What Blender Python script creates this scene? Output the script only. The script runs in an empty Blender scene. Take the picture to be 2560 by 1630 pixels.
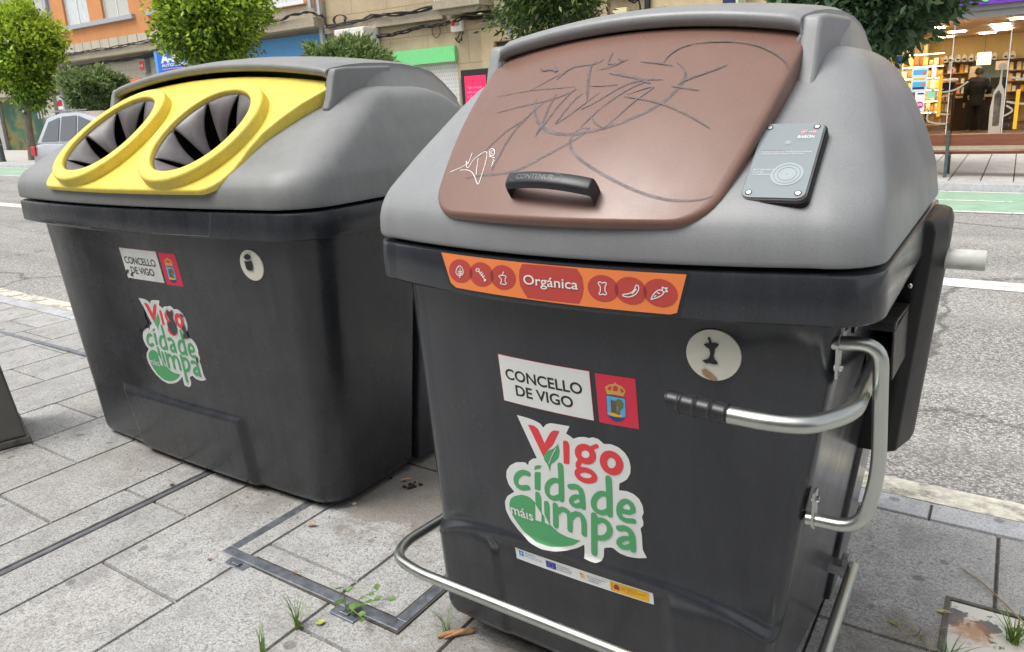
import bpy, bmesh, math, random, json
import numpy as np
from mathutils import Vector, Matrix
from mathutils.geometry import tessellate_polygon

S = bpy.context.scene
C = S.collection
random.seed(7)
rad = math.radians

# ---------------------------------------------------------------- camera
cam = bpy.data.cameras.new('camera')
cam.sensor_width = 36.0
cam.lens = 1878.0 / 2560.0 * 36.0
cam.shift_y = -(815.0 - 729.4) / 2560.0
cam.clip_start = 0.05
cam.clip_end = 400.0
co = bpy.data.objects.new('camera', cam); C.objects.link(co)
yaw, pitch, roll = rad(-34.046), rad(13.948), rad(-2.913)
fw = Vector((math.sin(yaw) * math.cos(pitch), math.cos(yaw) * math.cos(pitch), -math.sin(pitch)))
r0 = Vector((math.cos(yaw), -math.sin(yaw), 0)); u0 = r0.cross(fw)
rt = math.cos(roll) * r0 + math.sin(roll) * u0
up = -math.sin(roll) * r0 + math.cos(roll) * u0
co.matrix_world = Matrix(((rt.x, up.x, -fw.x, 0), (rt.y, up.y, -fw.y, 0), (rt.z, up.z, -fw.z, 1.5), (0, 0, 0, 1)))
S.camera = co

# ---------------------------------------------------------------- sky, sun, exposure
SUN_EL, SUN_AZ = rad(62), rad(215)          # azimuth clockwise from +Y
W = bpy.data.worlds.new('World'); S.world = W; W.use_nodes = True
nt = W.node_tree
bg = nt.nodes['Background']
sky = nt.nodes.new('ShaderNodeTexSky'); sky.sky_type = 'NISHITA'; sky.sun_disc = False
sky.sun_elevation = SUN_EL; sky.sun_rotation = SUN_AZ; sky.dust_density = 4.0; sky.air_density = 1.0
hs = nt.nodes.new('ShaderNodeHueSaturation'); hs.inputs['Saturation'].default_value = 0.22
nt.links.new(sky.outputs[0], hs.inputs['Color']); nt.links.new(hs.outputs[0], bg.inputs[0])
bg.inputs[1].default_value = 0.15
sl = bpy.data.lights.new('sun', 'SUN'); sl.energy = 1.1; sl.angle = rad(28); sl.color = (1.0, 0.955, 0.89)
so = bpy.data.objects.new('sun', sl); C.objects.link(so)
sd = Vector((math.sin(SUN_AZ) * math.cos(SUN_EL), math.cos(SUN_AZ) * math.cos(SUN_EL), math.sin(SUN_EL)))
so.rotation_euler = sd.to_track_quat('Z', 'Y').to_euler(); so.location = (0, -5, 12)
vs = S.view_settings
vs.view_transform = 'Standard'; vs.look = 'None'; vs.gamma = 1.0; vs.use_curve_mapping = False
vs.exposure = 0.78

# ---------------------------------------------------------------- helpers
def tag(o, label=None, cat=None, group=None, kind=None):
    if label: o['label'] = label
    if cat: o['category'] = cat
    if group: o['group'] = group
    if kind: o['kind'] = kind
    return o

def empty(name, loc, label, cat, group=None, rz=0.0):
    o = bpy.data.objects.new(name, None); C.objects.link(o)
    o.location = loc; o.rotation_euler = (0, 0, rz); o.empty_display_size = 0.1
    return tag(o, label, cat, group)

def attach(o, parent):
    if parent is not None:
        o.parent = parent
        if parent.type == 'EMPTY': o.matrix_parent_inverse = parent.matrix_basis.inverted()

def mk(name, verts, faces, m, parent=None, smooth=None):
    me = bpy.data.meshes.new(name)
    me.from_pydata([tuple(v) for v in verts], [], faces)
    o = bpy.data.objects.new(name, me); C.objects.link(o)
    if m: me.materials.append(m)
    if smooth is not None:
        me.polygons.foreach_set('use_smooth', [True] * len(me.polygons))
        if smooth < 180: me.set_sharp_from_angle(angle=rad(smooth))
    me.update()
    attach(o, parent)
    return o

def fixn(o):
    bm = bmesh.new(); bm.from_mesh(o.data); bmesh.ops.recalc_face_normals(bm, faces=bm.faces); bm.to_mesh(o.data); bm.free(); return o

def bevel(o, w, seg=2, ang=35):
    b = o.modifiers.new('bevel', 'BEVEL'); b.width = w; b.segments = seg; b.limit_method = 'ANGLE'; b.angle_limit = rad(ang)
    return o

def copy_tree(o, parent=None):
    c = o.copy(); C.objects.link(c)
    if parent is not None: c.parent = parent
    for ch in list(o.children): copy_tree(ch, c)
    return c

class MB:
    def __init__(s): s.v = []; s.f = []
    def add(s, vs, fs):
        n = len(s.v); s.v += [tuple(v) for v in vs]; s.f += [tuple(i + n for i in f) for f in fs]; return s
    def box(s, x0, x1, y0, y1, z0, z1):
        if x0 > x1: x0, x1 = x1, x0
        if y0 > y1: y0, y1 = y1, y0
        if z0 > z1: z0, z1 = z1, z0
        return s.add([(x0, y0, z0), (x1, y0, z0), (x1, y1, z0), (x0, y1, z0), (x0, y0, z1), (x1, y0, z1), (x1, y1, z1), (x0, y1, z1)],
                     [(0, 3, 2, 1), (4, 5, 6, 7), (0, 1, 5, 4), (1, 2, 6, 5), (2, 3, 7, 6), (3, 0, 4, 7)])
    def prism(s, poly, axis, a, b):              # poly: 2-D points, extruded along axis from a to b
        def P(p, t): return {'x': (t, p[0], p[1]), 'y': (p[0], t, p[1]), 'z': (p[0], p[1], t)}[axis]
        n = len(poly)
        return s.add([P(p, a) for p in poly] + [P(p, b) for p in poly],
                     [tuple(range(n)), tuple(range(2 * n - 1, n - 1, -1))] + [(i, i + n, (i + 1) % n + n, (i + 1) % n) for i in range(n)])
    def tube(s, pts, r, seg=12, fillet=0.0, caps=True):
        P = [Vector(p) for p in pts]
        if fillet > 0:
            Q = [P[0]]
            for i in range(1, len(P) - 1):
                a = (P[i - 1] - P[i]); b = (P[i + 1] - P[i]); d = min(fillet, a.length * .49, b.length * .49)
                A = P[i] + a.normalized() * d; B = P[i] + b.normalized() * d
                for k in range(8):
                    t = k / 7.0; Q.append(A * (1 - t) ** 2 + P[i] * 2 * t * (1 - t) + B * t * t)
            Q.append(P[-1]); P = Q
        n = len(P); rs = r if isinstance(r, (list, tuple)) else [r] * n
        T = [(P[min(i + 1, n - 1)] - P[max(i - 1, 0)]).normalized() for i in range(n)]
        N = T[0].orthogonal().normalized(); vs = []
        for i in range(n):
            N = (N - T[i] * N.dot(T[i])).normalized(); B = T[i].cross(N)
            for k in range(seg):
                a = 2 * math.pi * k / seg; vs.append(P[i] + (N * math.cos(a) + B * math.sin(a)) * rs[min(i, len(rs) - 1)])
        fs = [(i * seg + k, i * seg + (k + 1) % seg, (i + 1) * seg + (k + 1) % seg, (i + 1) * seg + k) for i in range(n - 1) for k in range(seg)]
        if caps: fs += [tuple(range(seg - 1, -1, -1)), tuple((n - 1) * seg + k for k in range(seg))]
        return s.add(vs, fs)
    def lathe(s, prof, c, axis='z', seg=20):     # prof: (radius, height) list
        vs = []
        for (r, h) in prof:
            for k in range(seg):
                a = 2 * math.pi * k / seg; u, w = r * math.cos(a), r * math.sin(a)
                vs.append({'z': (c[0] + u, c[1] + w, c[2] + h), 'y': (c[0] + u, c[1] + h, c[2] + w), 'x': (c[0] + h, c[1] + u, c[2] + w)}[axis])
        n = len(prof)
        fs = [(i * seg + k, i * seg + (k + 1) % seg, (i + 1) * seg + (k + 1) % seg, (i + 1) * seg + k) for i in range(n - 1) for k in range(seg)]
        fs += [tuple(range(seg - 1, -1, -1)), tuple((n - 1) * seg + k for k in range(seg))]
        return s.add(vs, fs)
    def build(s, name, m, parent=None, smooth=None, fix=True):
        o = mk(name, s.v, s.f, m, parent, None)
        if fix: fixn(o)
        if smooth is not None:
            o.data.polygons.foreach_set('use_smooth', [True] * len(o.data.polygons))
            if smooth < 180: o.data.set_sharp_from_angle(angle=rad(smooth))
        return o

def lerp(a, b, t): return a + (b - a) * t
def interp(x, xs, ys): return float(np.interp(x, xs, ys))
def gz(x): return 0.009 * max(0.0, -x)

# ---------------------------------------------------------------- materials
def L(t, a, b): t.links.new(a, b)
def newmat(name):
    m = bpy.data.materials.new(name); m.use_nodes = True
    t = m.node_tree; return m, t, t.nodes['Principled BSDF']
def tc(t, scale=(1, 1, 1)):
    c = t.nodes.new('ShaderNodeTexCoord'); mp = t.nodes.new('ShaderNodeMapping'); mp.inputs['Scale'].default_value = scale
    L(t, c.outputs['Object'], mp.inputs['Vector']); return mp.outputs[0]
def noise(t, vec, scale, detail=4, rough=.55):
    n = t.nodes.new('ShaderNodeTexNoise'); n.inputs['Scale'].default_value = scale; n.inputs['Detail'].default_value = detail
    n.inputs['Roughness'].default_value = rough; L(t, vec, n.inputs['Vector']); return n.outputs[0]
def ramp(t, fac, stops):
    r = t.nodes.new('ShaderNodeValToRGB'); e = r.color_ramp.elements
    while len(e) < len(stops): e.new(0.5)
    for i, (p, c) in enumerate(stops):
        e[i].position = p; e[i].color = (c[0], c[1], c[2], 1) if isinstance(c, (tuple, list)) else (c, c, c, 1)
    L(t, fac, r.inputs[0]); return r.outputs[0]
def mix(t, fac, a, b, mode='MIX'):
    n = t.nodes.new('ShaderNodeMix'); n.data_type = 'RGBA'; n.blend_type = mode
    for sock, v in ((n.inputs[0], fac), (n.inputs[6], a), (n.inputs[7], b)):
        if hasattr(v, 'links'): L(t, v, sock)
        elif isinstance(v, (int, float)): sock.default_value = v
        else: sock.default_value = (v[0], v[1], v[2], 1)
    return n.outputs[2]
def bump(t, p, h, strength=.3, dist=.01):
    b = t.nodes.new('ShaderNodeBump'); b.inputs['Strength'].default_value = strength; b.inputs['Distance'].default_value = dist
    L(t, h, b.inputs['Height']); L(t, b.outputs[0], p.inputs['Normal'])
def mat(name, col, rough=.6, var=.12, scale=6.0, bs=0.0, bscale=90.0, metal=0.0, spec=.5, stretch=(1, 1, 1), rvar=0.0):
    m, t, p = newmat(name); v = tc(t, stretch)
    n = noise(t, v, scale, 5, .6)
    L(t, ramp(t, n, [(.3, [c * (1 - var) for c in col]), (.7, [min(1, c * (1 + var)) for c in col])]), p.inputs['Base Color'])
    p.inputs['Roughness'].default_value = rough; p.inputs['Metallic'].default_value = metal; p.inputs['Specular IOR Level'].default_value = spec
    if rvar: L(t, ramp(t, noise(t, v, scale * 2.3, 4), [(.3, rough - rvar), (.7, rough + rvar)]), p.inputs['Roughness'])
    if bs: bump(t, p, noise(t, v, bscale, 3), bs, .004)
    return m

def plastic(name, col, rough=.42, speck=(.3, .3, .3), speckn=.06, streak=.12, grain=.10, dust=0.0, dustcol=(.2, .18, .15), gscale=900, mott=1.0):
    """moulded polyethylene: fine grain, faint vertical rub marks, pale scuff specks, dust on the low part"""
    m, t, p = newmat(name); v = tc(t)
    st = tc(t, (22, 22, 1.6))
    s = ramp(t, noise(t, st, 1.0, 6, .65), [(.35, [c * (1 - streak) for c in col]), (.62, [c * (1 + streak) for c in col])])
    big = noise(t, v, 2.4, 5, .6)
    s = mix(t, ramp(t, big, [(.42, 0), (.75, .35)]), s, [c * 1.4 + .005 for c in col])
    vo = t.nodes.new('ShaderNodeTexVoronoi'); vo.inputs['Scale'].default_value = 80; L(t, v, vo.inputs['Vector'])
    dots = ramp(t, vo.outputs['Distance'], [(0.0, 1.0), (speckn, 1.0), (speckn + .035, 0.0)])
    keep = ramp(t, noise(t, v, 7, 4), [(.54, 0), (.72, .5)])
    mm = t.nodes.new('ShaderNodeMath'); mm.operation = 'MULTIPLY'; L(t, dots, mm.inputs[0]); L(t, keep, mm.inputs[1])
    s = mix(t, mm.outputs[0], s, speck)
    if dust:
        s = mix(t, ramp(t, noise(t, tc(t, (1, 1, 2.2)), 3.1, 7, .7), [(.45, 0), (.8, dust)]), s, dustcol)
    g1 = noise(t, v, 420, 2, .7); s = mix(t, 1.0, s, ramp(t, g1, [(.28, 1 - .26 * mott), (.72, 1 + .26 * mott)]), 'MULTIPLY')
    dr = ramp(t, noise(t, tc(t, (9, 9, .8)), 1.0, 8, .72), [(.52, 0), (.60, .22 * mott), (.66, .05 * mott), (.80, .30 * mott)]); s = mix(t, dr, s, [c * .62 for c in col])
    wt_ = ramp(t, noise(t, tc(t, (14, 14, 1.1)), 1.0, 7, .75), [(.60, 0), (.78, .22 * mott)]); s = mix(t, wt_, s, [min(1, c * 1.6 + .02) for c in col])
    L(t, s, p.inputs['Base Color'])
    L(t, ramp(t, noise(t, v, 5, 5, .65), [(.3, rough - .07), (.7, rough + .09)]), p.inputs['Roughness'])
    bump(t, p, noise(t, v, gscale, 2), grain, .0012)
    return m

def flat(name, col, rough=.55, spec=.4, var=.04):
    return mat(name, col, rough, var, 14, spec=spec)

def emit(name, col, st):
    m, t, p = newmat(name); p.inputs['Base Color'].default_value = (*col, 1)
    p.inputs['Emission Color'].default_value = (*col, 1); p.inputs['Emission Strength'].default_value = st
    return m

def granite(name, base, speck=.35, scale=260, stains=True):
    m, t, p = newmat(name); v = tc(t)
    a = t.nodes.new('ShaderNodeAttribute'); a.attribute_name = 'tone'
    n1 = noise(t, v, scale, 2, .7); n2 = noise(t, v, scale * .42, 3, .7)
    c = ramp(t, n1, [(.30, [x * (1 - speck * 1.35) for x in base]), (.48, base), (.70, [min(1, x * (1 + speck * .8)) for x in base])])
    c = mix(t, ramp(t, n2, [(.36, .75), (.46, 0)]), c, [x * .45 for x in base])
    c = mix(t, 1.0, c, a.outputs['Color'], 'MULTIPLY')
    c = mix(t, ramp(t, noise(t, v, 2.6, 6, .7), [(.45, .0), (.75, .30)]), c, [x * y for x, y in zip(base, (.66, .58, .48))])
    c = mix(t, ramp(t, noise(t, v, 7.0, 7, .74), [(.46, 0), (.66, .62)]), c, [x * .55 for x in base])
    if stains:
        vo = t.nodes.new('ShaderNodeTexVoronoi'); vo.inputs['Scale'].default_value = 5.2; vo.inputs['Randomness'].default_value = 1
        L(t, v, vo.inputs['Vector'])
        w = noise(t, v, 16, 3)
        ad = t.nodes.new('ShaderNodeMath'); ad.operation = 'MULTIPLY_ADD'; L(t, w, ad.inputs[0]); ad.inputs[1].default_value = .16; L(t, vo.outputs['Distance'], ad.inputs[2])
        c = mix(t, ramp(t, ad.outputs[0], [(.158, .60), (.190, 0)]), c, [x * .28 for x in base])
    for (px_, py_, rd) in (((-1.85, 2.15, .80), (-.1, 1.95, .42), (-1.10, 1.38, .42), (-2.45, 1.72, .30), (-3.15, 1.72, .30)) if stains else ()):      # grime trodden in around the containers; last two also paint in contact shade
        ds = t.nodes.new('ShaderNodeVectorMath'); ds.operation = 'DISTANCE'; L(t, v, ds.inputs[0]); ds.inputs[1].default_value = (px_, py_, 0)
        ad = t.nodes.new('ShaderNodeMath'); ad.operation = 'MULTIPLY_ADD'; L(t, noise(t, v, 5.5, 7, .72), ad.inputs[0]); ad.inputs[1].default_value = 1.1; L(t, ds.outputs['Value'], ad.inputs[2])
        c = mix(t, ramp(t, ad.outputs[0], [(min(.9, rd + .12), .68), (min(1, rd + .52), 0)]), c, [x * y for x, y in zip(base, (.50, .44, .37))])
    L(t, c, p.inputs['Base Color']); p.inputs['Roughness'].default_value = .82; p.inputs['Specular IOR Level'].default_value = .3
    bump(t, p, noise(t, v, scale * .7, 3), .5, .004)
    return m

def asphalt(name, a, b, scale=105):
    m, t, p = newmat(name); v = tc(t)
    vo = t.nodes.new('ShaderNodeTexVoronoi'); vo.inputs['Scale'].default_value = scale; L(t, v, vo.inputs['Vector'])
    sep = t.nodes.new('ShaderNodeSeparateColor'); L(t, vo.outputs['Color'], sep.inputs[0])
    c = ramp(t, sep.outputs[0], [(0, [x * .45 for x in a]), (.35, a), (.7, b), (1, [min(1, x * 1.45) for x in b])])
    c = mix(t, ramp(t, vo.outputs['Distance'], [(.40, 0), (.68, .55)]), c, [x * .4 for x in a])
    c = mix(t, ramp(t, noise(t, tc(t, (.25, 1, 1)), 1.1, 6, .6), [(.4, 0), (.7, .3)]), c, [x * 1.25 for x in b])
    c = mix(t, ramp(t, noise(t, tc(t, (.12, 1.4, 1)), 1.0, 5, .6), [(.46, 0), (.66, .38)]), c, [x * .62 for x in a])
    vc = t.nodes.new('ShaderNodeTexVoronoi'); vc.feature = 'DISTANCE_TO_EDGE'; vc.inputs['Scale'].default_value = .42; dn = noise(t, v, 2.2, 6, .7); vm = t.nodes.new('ShaderNodeVectorMath'); vm.operation = 'ADD'; L(t, v, vm.inputs[0]); L(t, dn, vm.inputs[1]); L(t, vm.outputs[0], vc.inputs['Vector'])
    c = mix(t, ramp(t, vc.outputs['Distance'], [(.0, .7), (.006, .5), (.012, 0)]), c, [x * .25 for x in a])
    L(t, c, p.inputs['Base Color']); p.inputs['Roughness'].default_value = .85
    bump(t, p, vo.outputs['Distance'], .5, .006)
    return m

M = {}
M['body'] = plastic('dark_plastic', (.0245, .0275, .0335), .20, grain=.03, streak=.10, dust=.14, dustcol=(.066, .065, .063))
M['bodyA'] = plastic('dark_plastic_worn', (.0255, .0280, .0330), .25, grain=.04, streak=.20, speckn=.06, dust=.40, dustcol=(.072, .070, .066))
M['black'] = plastic('black_plastic', (.006, .006, .0065), .42, streak=.06, speckn=.02)
M['black'].node_tree.nodes['Principled BSDF'].inputs['Specular IOR Level'].default_value = .25
M['dusty'] = plastic('dusty_black_plastic', (.016, .015, .014), .45, streak=.1, dust=.8, dustcol=(.12, .10, .08))
M['lid'] = plastic('grey_plastic', (.240, .249, .253), .40, speck=(.5, .5, .5), speckn=.03, streak=.03, grain=.14, gscale=420, mott=.5)
M['lidA'] = plastic('grey_plastic_worn', (.215, .222, .220), .46, speck=(.42, .42, .4), speckn=.05, streak=.05, grain=.14, dust=.3, dustcol=(.17, .15, .12), gscale=420, mott=.6)
M['brown'] = plastic('brown_plastic', (.190, .104, .078), .33, speck=(.2, .1, .08), speckn=.01, streak=.03, grain=.13, gscale=380, mott=.5)
M['yellow'] = plastic('yellow_plastic', (.76, .60, .085), .5, speck=(.4, .3, .1), speckn=.03, streak=.04, grain=.15, dust=.22, dustcol=(.42, .33, .10))
M['rubber'] = plastic('grey_rubber', (.115, .105, .107), .34, streak=.2, speckn=.03, dust=.3, dustcol=(.22, .19, .18))
M['void'] = mat('dark_void', (.004, .004, .004), .9, .05)
M['zinc'] = mat('zinc_tube', (.50, .52, .485), .34, .07, 9, metal=1.0, rvar=.05)
M['dullzinc'] = mat('dull_zinc', (.36, .37, .38), .42, .2, 30, metal=1.0, rvar=.08)
M['grip'] = mat('rubber_grip', (.018, .019, .022), .38, .1, 40)
M['steel'] = mat('bolt_steel', (.65, .65, .63), .25, .1, 40, metal=1.0)
M['white'] = flat('white_vinyl', (.74, .76, .74)); M['whiteA'] = flat('white_vinyl_worn', (.66, .67, .65), var=.1)
M['red'] = flat('red_vinyl', (.72, .055, .065)); M['green'] = flat('green_vinyl', (.085, .36, .145))
M['crestred'] = flat('crest_red', (.66, .035, .075)); M['ink'] = flat('black_ink', (.022, .024, .024))
M['orange'] = flat('orange_vinyl', (.80, .225, .065)); M['labred'] = flat('label_red', (.47, .062, .050)); M['lablens'] = flat('label_dark_red', (.26, .035, .035))
M['cream'] = flat('cream_disc', (.70, .69, .58)); M['blue'] = flat('sky_blue', (.10, .42, .72)); M['eublue'] = flat('flag_blue', (.02, .05, .36))
M['gold'] = flat('gold_ink', (.60, .38, .08)); M['brownink'] = flat('brown_ink', (.16, .09, .04)); M['olive'] = flat('olive_ink', (.16, .16, .05))
M['amber'] = flat('amber_ink', (.82, .45, .02)); M['stain'] = flat('brown_stain', (.36, .24, .13), var=.3); M['navyink'] = flat('navy_ink', (.02, .07, .2))
M['marker'] = mat('marker_ink', (.125, .100, .100), .5, .25, 30); M['paint_pen'] = flat('white_pen', (.8, .8, .8))
def worn(m, lo, hi, sc, keep, stretch=(1, 1, 1)):
    t = m.node_tree; p = t.nodes['Principled BSDF']; L(t, ramp(t, noise(t, tc(t, stretch), sc, 7, .72), [(lo, keep), (hi, 1.0)]), p.inputs['Alpha'])
worn(M['marker'], .36, .58, 26, .34); worn(M['paint_pen'], .34, .48, 60, .45)
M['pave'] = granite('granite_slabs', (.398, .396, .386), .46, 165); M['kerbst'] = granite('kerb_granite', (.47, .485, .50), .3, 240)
M['farpave'] = granite('far_granite', (.52, .51, .48), .25, 120, stains=False)
M['grout'] = mat('joint_dirt', (.075, .066, .055), .95, .4, 30, bs=.5, bscale=80)
M['asphalt'] = asphalt('asphalt', (.235, .228, .215), (.40, .392, .372))
M['line'] = mat('road_paint', (.68, .66, .60), .8, .16, 22, bs=.3, bscale=120)
M['oldline'] = mat('worn_paint', (.60, .575, .48), .85, .25, 30, bs=.5, bscale=70)
M['bike'] = mat('bike_green', (.27, .41, .30), .85, .14, 5, bs=.3, bscale=120)
worn(M['line'], .33, .45, 6, .25); worn(M['oldline'], .36, .52, 7, .15); worn(M['bike'], .26, .38, 3, .5)
M['castiron'] = mat('cover_metal', (.22, .24, .27), .5, .35, 26, metal=.7, rvar=.12, bs=.25, bscale=60)
M['drain'] = mat('drain_metal', (.13, .12, .11), .55, .4, 20, metal=.6, rvar=.1, bs=.3, bscale=50)

# ---------------------------------------------------------------- ground, pavement, road
def sheet(name, x0, x1, y0, y1, z, m, kind='structure', label=None, cat=None):
    xs = sorted({x0, x1} | ({0.0} if x0 < 0 < x1 else set()))
    v, f = [], []
    for x in xs: v += [(x, y0, z + gz(x)), (x, y1, z + gz(x))]
    for i in range(len(xs) - 1): f.append((2 * i, 2 * i + 2, 2 * i + 3, 2 * i + 1))
    return tag(mk(name, v, f, m), label, cat, None, kind)

def slabs(name, x_edges, y0, y1, length, joints, m, z, gap, tone=.09, seed=1):
    """stone slabs laid in courses: every slab its own bevelled top with a shade of its own"""
    rnd = random.Random(seed); v, f, tones = [], [], []
    for k in range(len(x_edges) - 1):
        xa, xb = x_edges[k] + gap / 2, x_edges[k + 1] - gap / 2
        off = joints.get(k, rnd.random() * length)
        y = y0 - ((y0 - off) % length)
        ys = []
        while y < y1: ys.append(y); y += length
        ys = [max(y0, t) for t in ys] + [y1]
        for a, b in zip(ys[:-1], ys[1:]):
            if b - a < .03: continue
            a2, b2 = a + gap / 2, b - gap / 2; e = min(.004, gap * .5); t = 1 + rnd.uniform(-tone, tone); w = rnd.uniform(-.012, .014)
            n = len(v)
            for (xx, yy, zz) in ((xa, a2, -.012), (xb, a2, -.012), (xb, b2, -.012), (xa, b2, -.012), (xa + e, a2 + e, 0), (xb - e, a2 + e, 0), (xb - e, b2 - e, 0), (xa + e, b2 - e, 0)):
                v.append((xx, yy, z + zz + gz(xx))); tones.append((t + w, t, t - w, 1))
            f += [(n + 4, n + 5, n + 6, n + 7)] + [(n + i, n + (i + 1) % 4, n + 4 + (i + 1) % 4, n + 4 + i) for i in range(4)]
    o = mk(name, v, f, m); a = o.data.color_attributes.new('tone', 'FLOAT_COLOR', 'POINT')
    a.data.foreach_set('color', [c for t in tones for c in t])
    return tag(o, kind='structure')

def add_tone(o):
    a = o.data.color_attributes.new('tone', 'FLOAT_COLOR', 'POINT'); a.data.foreach_set('color', [1.0] * (4 * len(o.data.vertices))); return o

sheet('pavement_bed', -16, 6, -6, 2.905, -.011, M['grout'])
xe = [.07 + .4345 * k for k in range(10, -36, -1)][::-1]
known = {}
def course(x):                                   # index of the course that holds x
    for i in range(len(xe) - 1):
        if xe[i] <= x < xe[i + 1]: return i
for x, j in ((-.15, 2.05), (-2.3, 1.11), (-2.75, 1.445), (-3.2, 1.15), (-3.6, 1.475), (-1.9, 1.48), (-1.45, 1.95), (-4.0, 1.80), (-4.4, 1.5)): known[course(x)] = j
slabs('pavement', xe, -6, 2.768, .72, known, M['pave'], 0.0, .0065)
ke = [-.14 + 1.0 * k for k in range(-16, 7)]
slabs('kerb', ke, 2.774, 2.905, 5, {i: 2.774 for i in range(len(ke))}, M['kerbst'], 0.0, .006, .05, 3)
sheet('ground', -160, 120, -60, 160, -.10, M['asphalt'])
sheet('road', -120, 60, 2.905, 12.42, -.012, M['asphalt'])
sheet('kerb_line_marking', -60, 30, 2.92, 3.06, -.008, M['oldline'])
sheet('lane_line_marking', -60, 30, 6.46, 6.74, -.008, M['line'])
sheet('bike_lane', -120, 60, 10.44, 12.38, -.008, M['bike'])
sheet('bike_lane_edge_line', -120, 60, 10.36, 10.46, -.004, M['line'])
sheet('bike_lane_kerb_line', -120, 60, 12.28, 12.37, -.004, M['line'])
for k in range(-24, 6):
    sheet('bike_lane_dash_marking', -1.9 + k * 3.6, .02 + k * 3.6, 11.37, 11.44, -.004, M['line'])
# the far pavement: kerb step, slabs to the facades
b = MB()
for xa, xb in ((-120, 0), (0, 60)):
    for (x, q) in ((xa, 0), (xb, 1)): b.v += [(x, 12.40, -.03 + gz(x)), (x, 12.42, .092 + gz(x)), (x, 12.44, .10 + gz(x)), (x, 12.74, .10 + gz(x))]
    n = len(b.v) - 8; b.f += [(n + i, n + 4 + i, n + 5 + i, n + 1 + i) for i in range(3)]
tag(add_tone(b.build('far_kerb', M['kerbst'], None, None, False)), kind='structure')
sheet('far_pavement_bed', -120, 60, 12.74, 30, .09, M['grout'])
fe = [.0 + .4 * k for k in range(-240, 60)]
slabs('far_pavement', fe, 12.745, 19.0, 1.55, {i: 12.745 for i in range(len(fe))}, M['farpave'], .10, .012, .06, 5)

# ---- things set into the pavement
def ang_frame():
    t = empty('inspection_cover', (-1.8, 1.9, gz(-1.8)), 'large paving-filled cover set in the pavement between the two containers, in a grey metal frame', 'inspection cover')
    x0, x1, y0, y1, w = -2.218, -1.388, 1.362, 2.62, .040
    b = MB(); z = .0055 + gz(-1.8)
    for (a, c, d, e) in ((x0, x1, y0, y0 + w), (x0, x1, y1 - w, y1), (x0, x0 + w, y0 + w, y1 - w), (x1 - w, x1, y0 + w, y1 - w)):
        b.box(a, c, d, e, z - .03, z)
    bevel(b.build('frame', M['castiron'], t), .003)
    for cx in (-2.10, -1.58):
        b = MB(); b.prism([(cx - .055, y0), (cx - .05, y0 - .04), (cx + .05, y0 - .04), (cx + .055, y0)], 'z', z - .03, z - .001)
        b.box(cx - .018, cx + .018, y0 - .03, y0 - .012, z - .001, z + .006)
        bevel(b.build('lifting_lug', M['castiron'], t), .003)
    b = MB(); g = .007
    for (a, c, d, e) in ((x0 - g, x1 + g, y0 - g, y0), (x0 - g, x0, y0, y1), (x1, x1 + g, y0, y1), (x0 + w, x1 - w, y0 + w, y0 + w + g), (x0 + w, x0 + w + g, y0 + w + g, y1 - w), (x1 - w - g, x1 - w, y0 + w + g, y1 - w)):
        b.box(a, c, d, e, z - .03, z - .003)
    b.build('dirt_joint', M['grout'], t)
ang_frame()
def drain(name, pts, w, label):
    (xa, ya), (xb, yb) = pts
    along_y = abs(xb - xa) < abs(yb - ya); t = empty(name, ((xa + xb) / 2, (ya + yb) / 2, gz((xa + xb) / 2)), label, 'drain')
    b = MB(); c = MB()
    for s in (-1, 1):
        if along_y: b.box(xa + s * w / 2 - .006, xa + s * w / 2 + .006, ya, yb, gz(xa) - .02, gz(xa) + .004)
        else: b.box(xa, xb, ya + s * w / 2 - .006, ya + s * w / 2 + .006, gz(xa) - .03, gz(xb) + .007)
    bevel(b.build('rail', M['drain'], t), .002)
    z = gz((xa + xb) / 2)
    if along_y: c.box(xa - w / 2, xa + w / 2, ya, yb, z - .02, z - .001 + .002)
    else: c.box(xa, xb, ya - w / 2, ya + w / 2, z - .03, z + .002)
    c.build('slot', M['castiron'], t)
drain('slot_drain', [(-2.785, -1.5), (-2.785, 1.98)], .034, 'narrow metal slot drain running under the yellow container')
drain('slot_drain', [(-8.2, 2.33), (-4.0, 2.33)], .034, 'narrow dark slot drain by the kerb, left of the yellow container')

def meter_cover():
    t = empty('meter_cover', (.2, 2.1, 0), 'rusty white painted utility cover with a dark metal frame in the pavement', 'utility cover')
    b = MB(); x0, x1, y0, y1, w = -.055, .43, 1.84, 2.325, .014
    for (a, c, d, e) in ((x0, x1, y0, y0 + w), (x0, x1, y1 - w, y1), (x0, x0 + w, y0 + w, y1 - w), (x1 - w, x1, y0 + w, y1 - w)): b.box(a, c, d, e, -.02, .008)
    bevel(b.build('frame', M['drain'], t), .002)
    m, tt, p = newmat('flaking_white_paint'); v = tc(tt)
    n = noise(tt, v, 7, 8, .62)
    c = ramp(tt, n, [(.575, (.66, .64, .58)), (.585, (.13, .135, .15))])
    sx = tt.nodes.new('ShaderNodeVectorMath'); sx.operation = 'DISTANCE'; L(tt, v, sx.inputs[0]); sx.inputs[1].default_value = (.02, 2.19, .004)
    rn = tt.nodes.new('ShaderNodeMath'); rn.operation = 'MULTIPLY_ADD'; L(tt, noise(tt, v, 60, 6, .75), rn.inputs[0]); rn.inputs[1].default_value = .16; L(tt, sx.outputs['Value'], rn.inputs[2])
    c = mix(tt, ramp(tt, rn.outputs[0], [(.10, .8), (.15, 0)]), c, (.42, .20, .07))
    L(tt, c, p.inputs['Base Color']); p.inputs['Roughness'].default_value = .6; bump(tt, p, n, .4, .004)
    b = MB(); b.box(x0 + w + .004, x1 - w - .004, y0 + w + .004, y1 - w - .004, -.015, .004); b.build('lid', m, t)
meter_cover()

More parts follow.
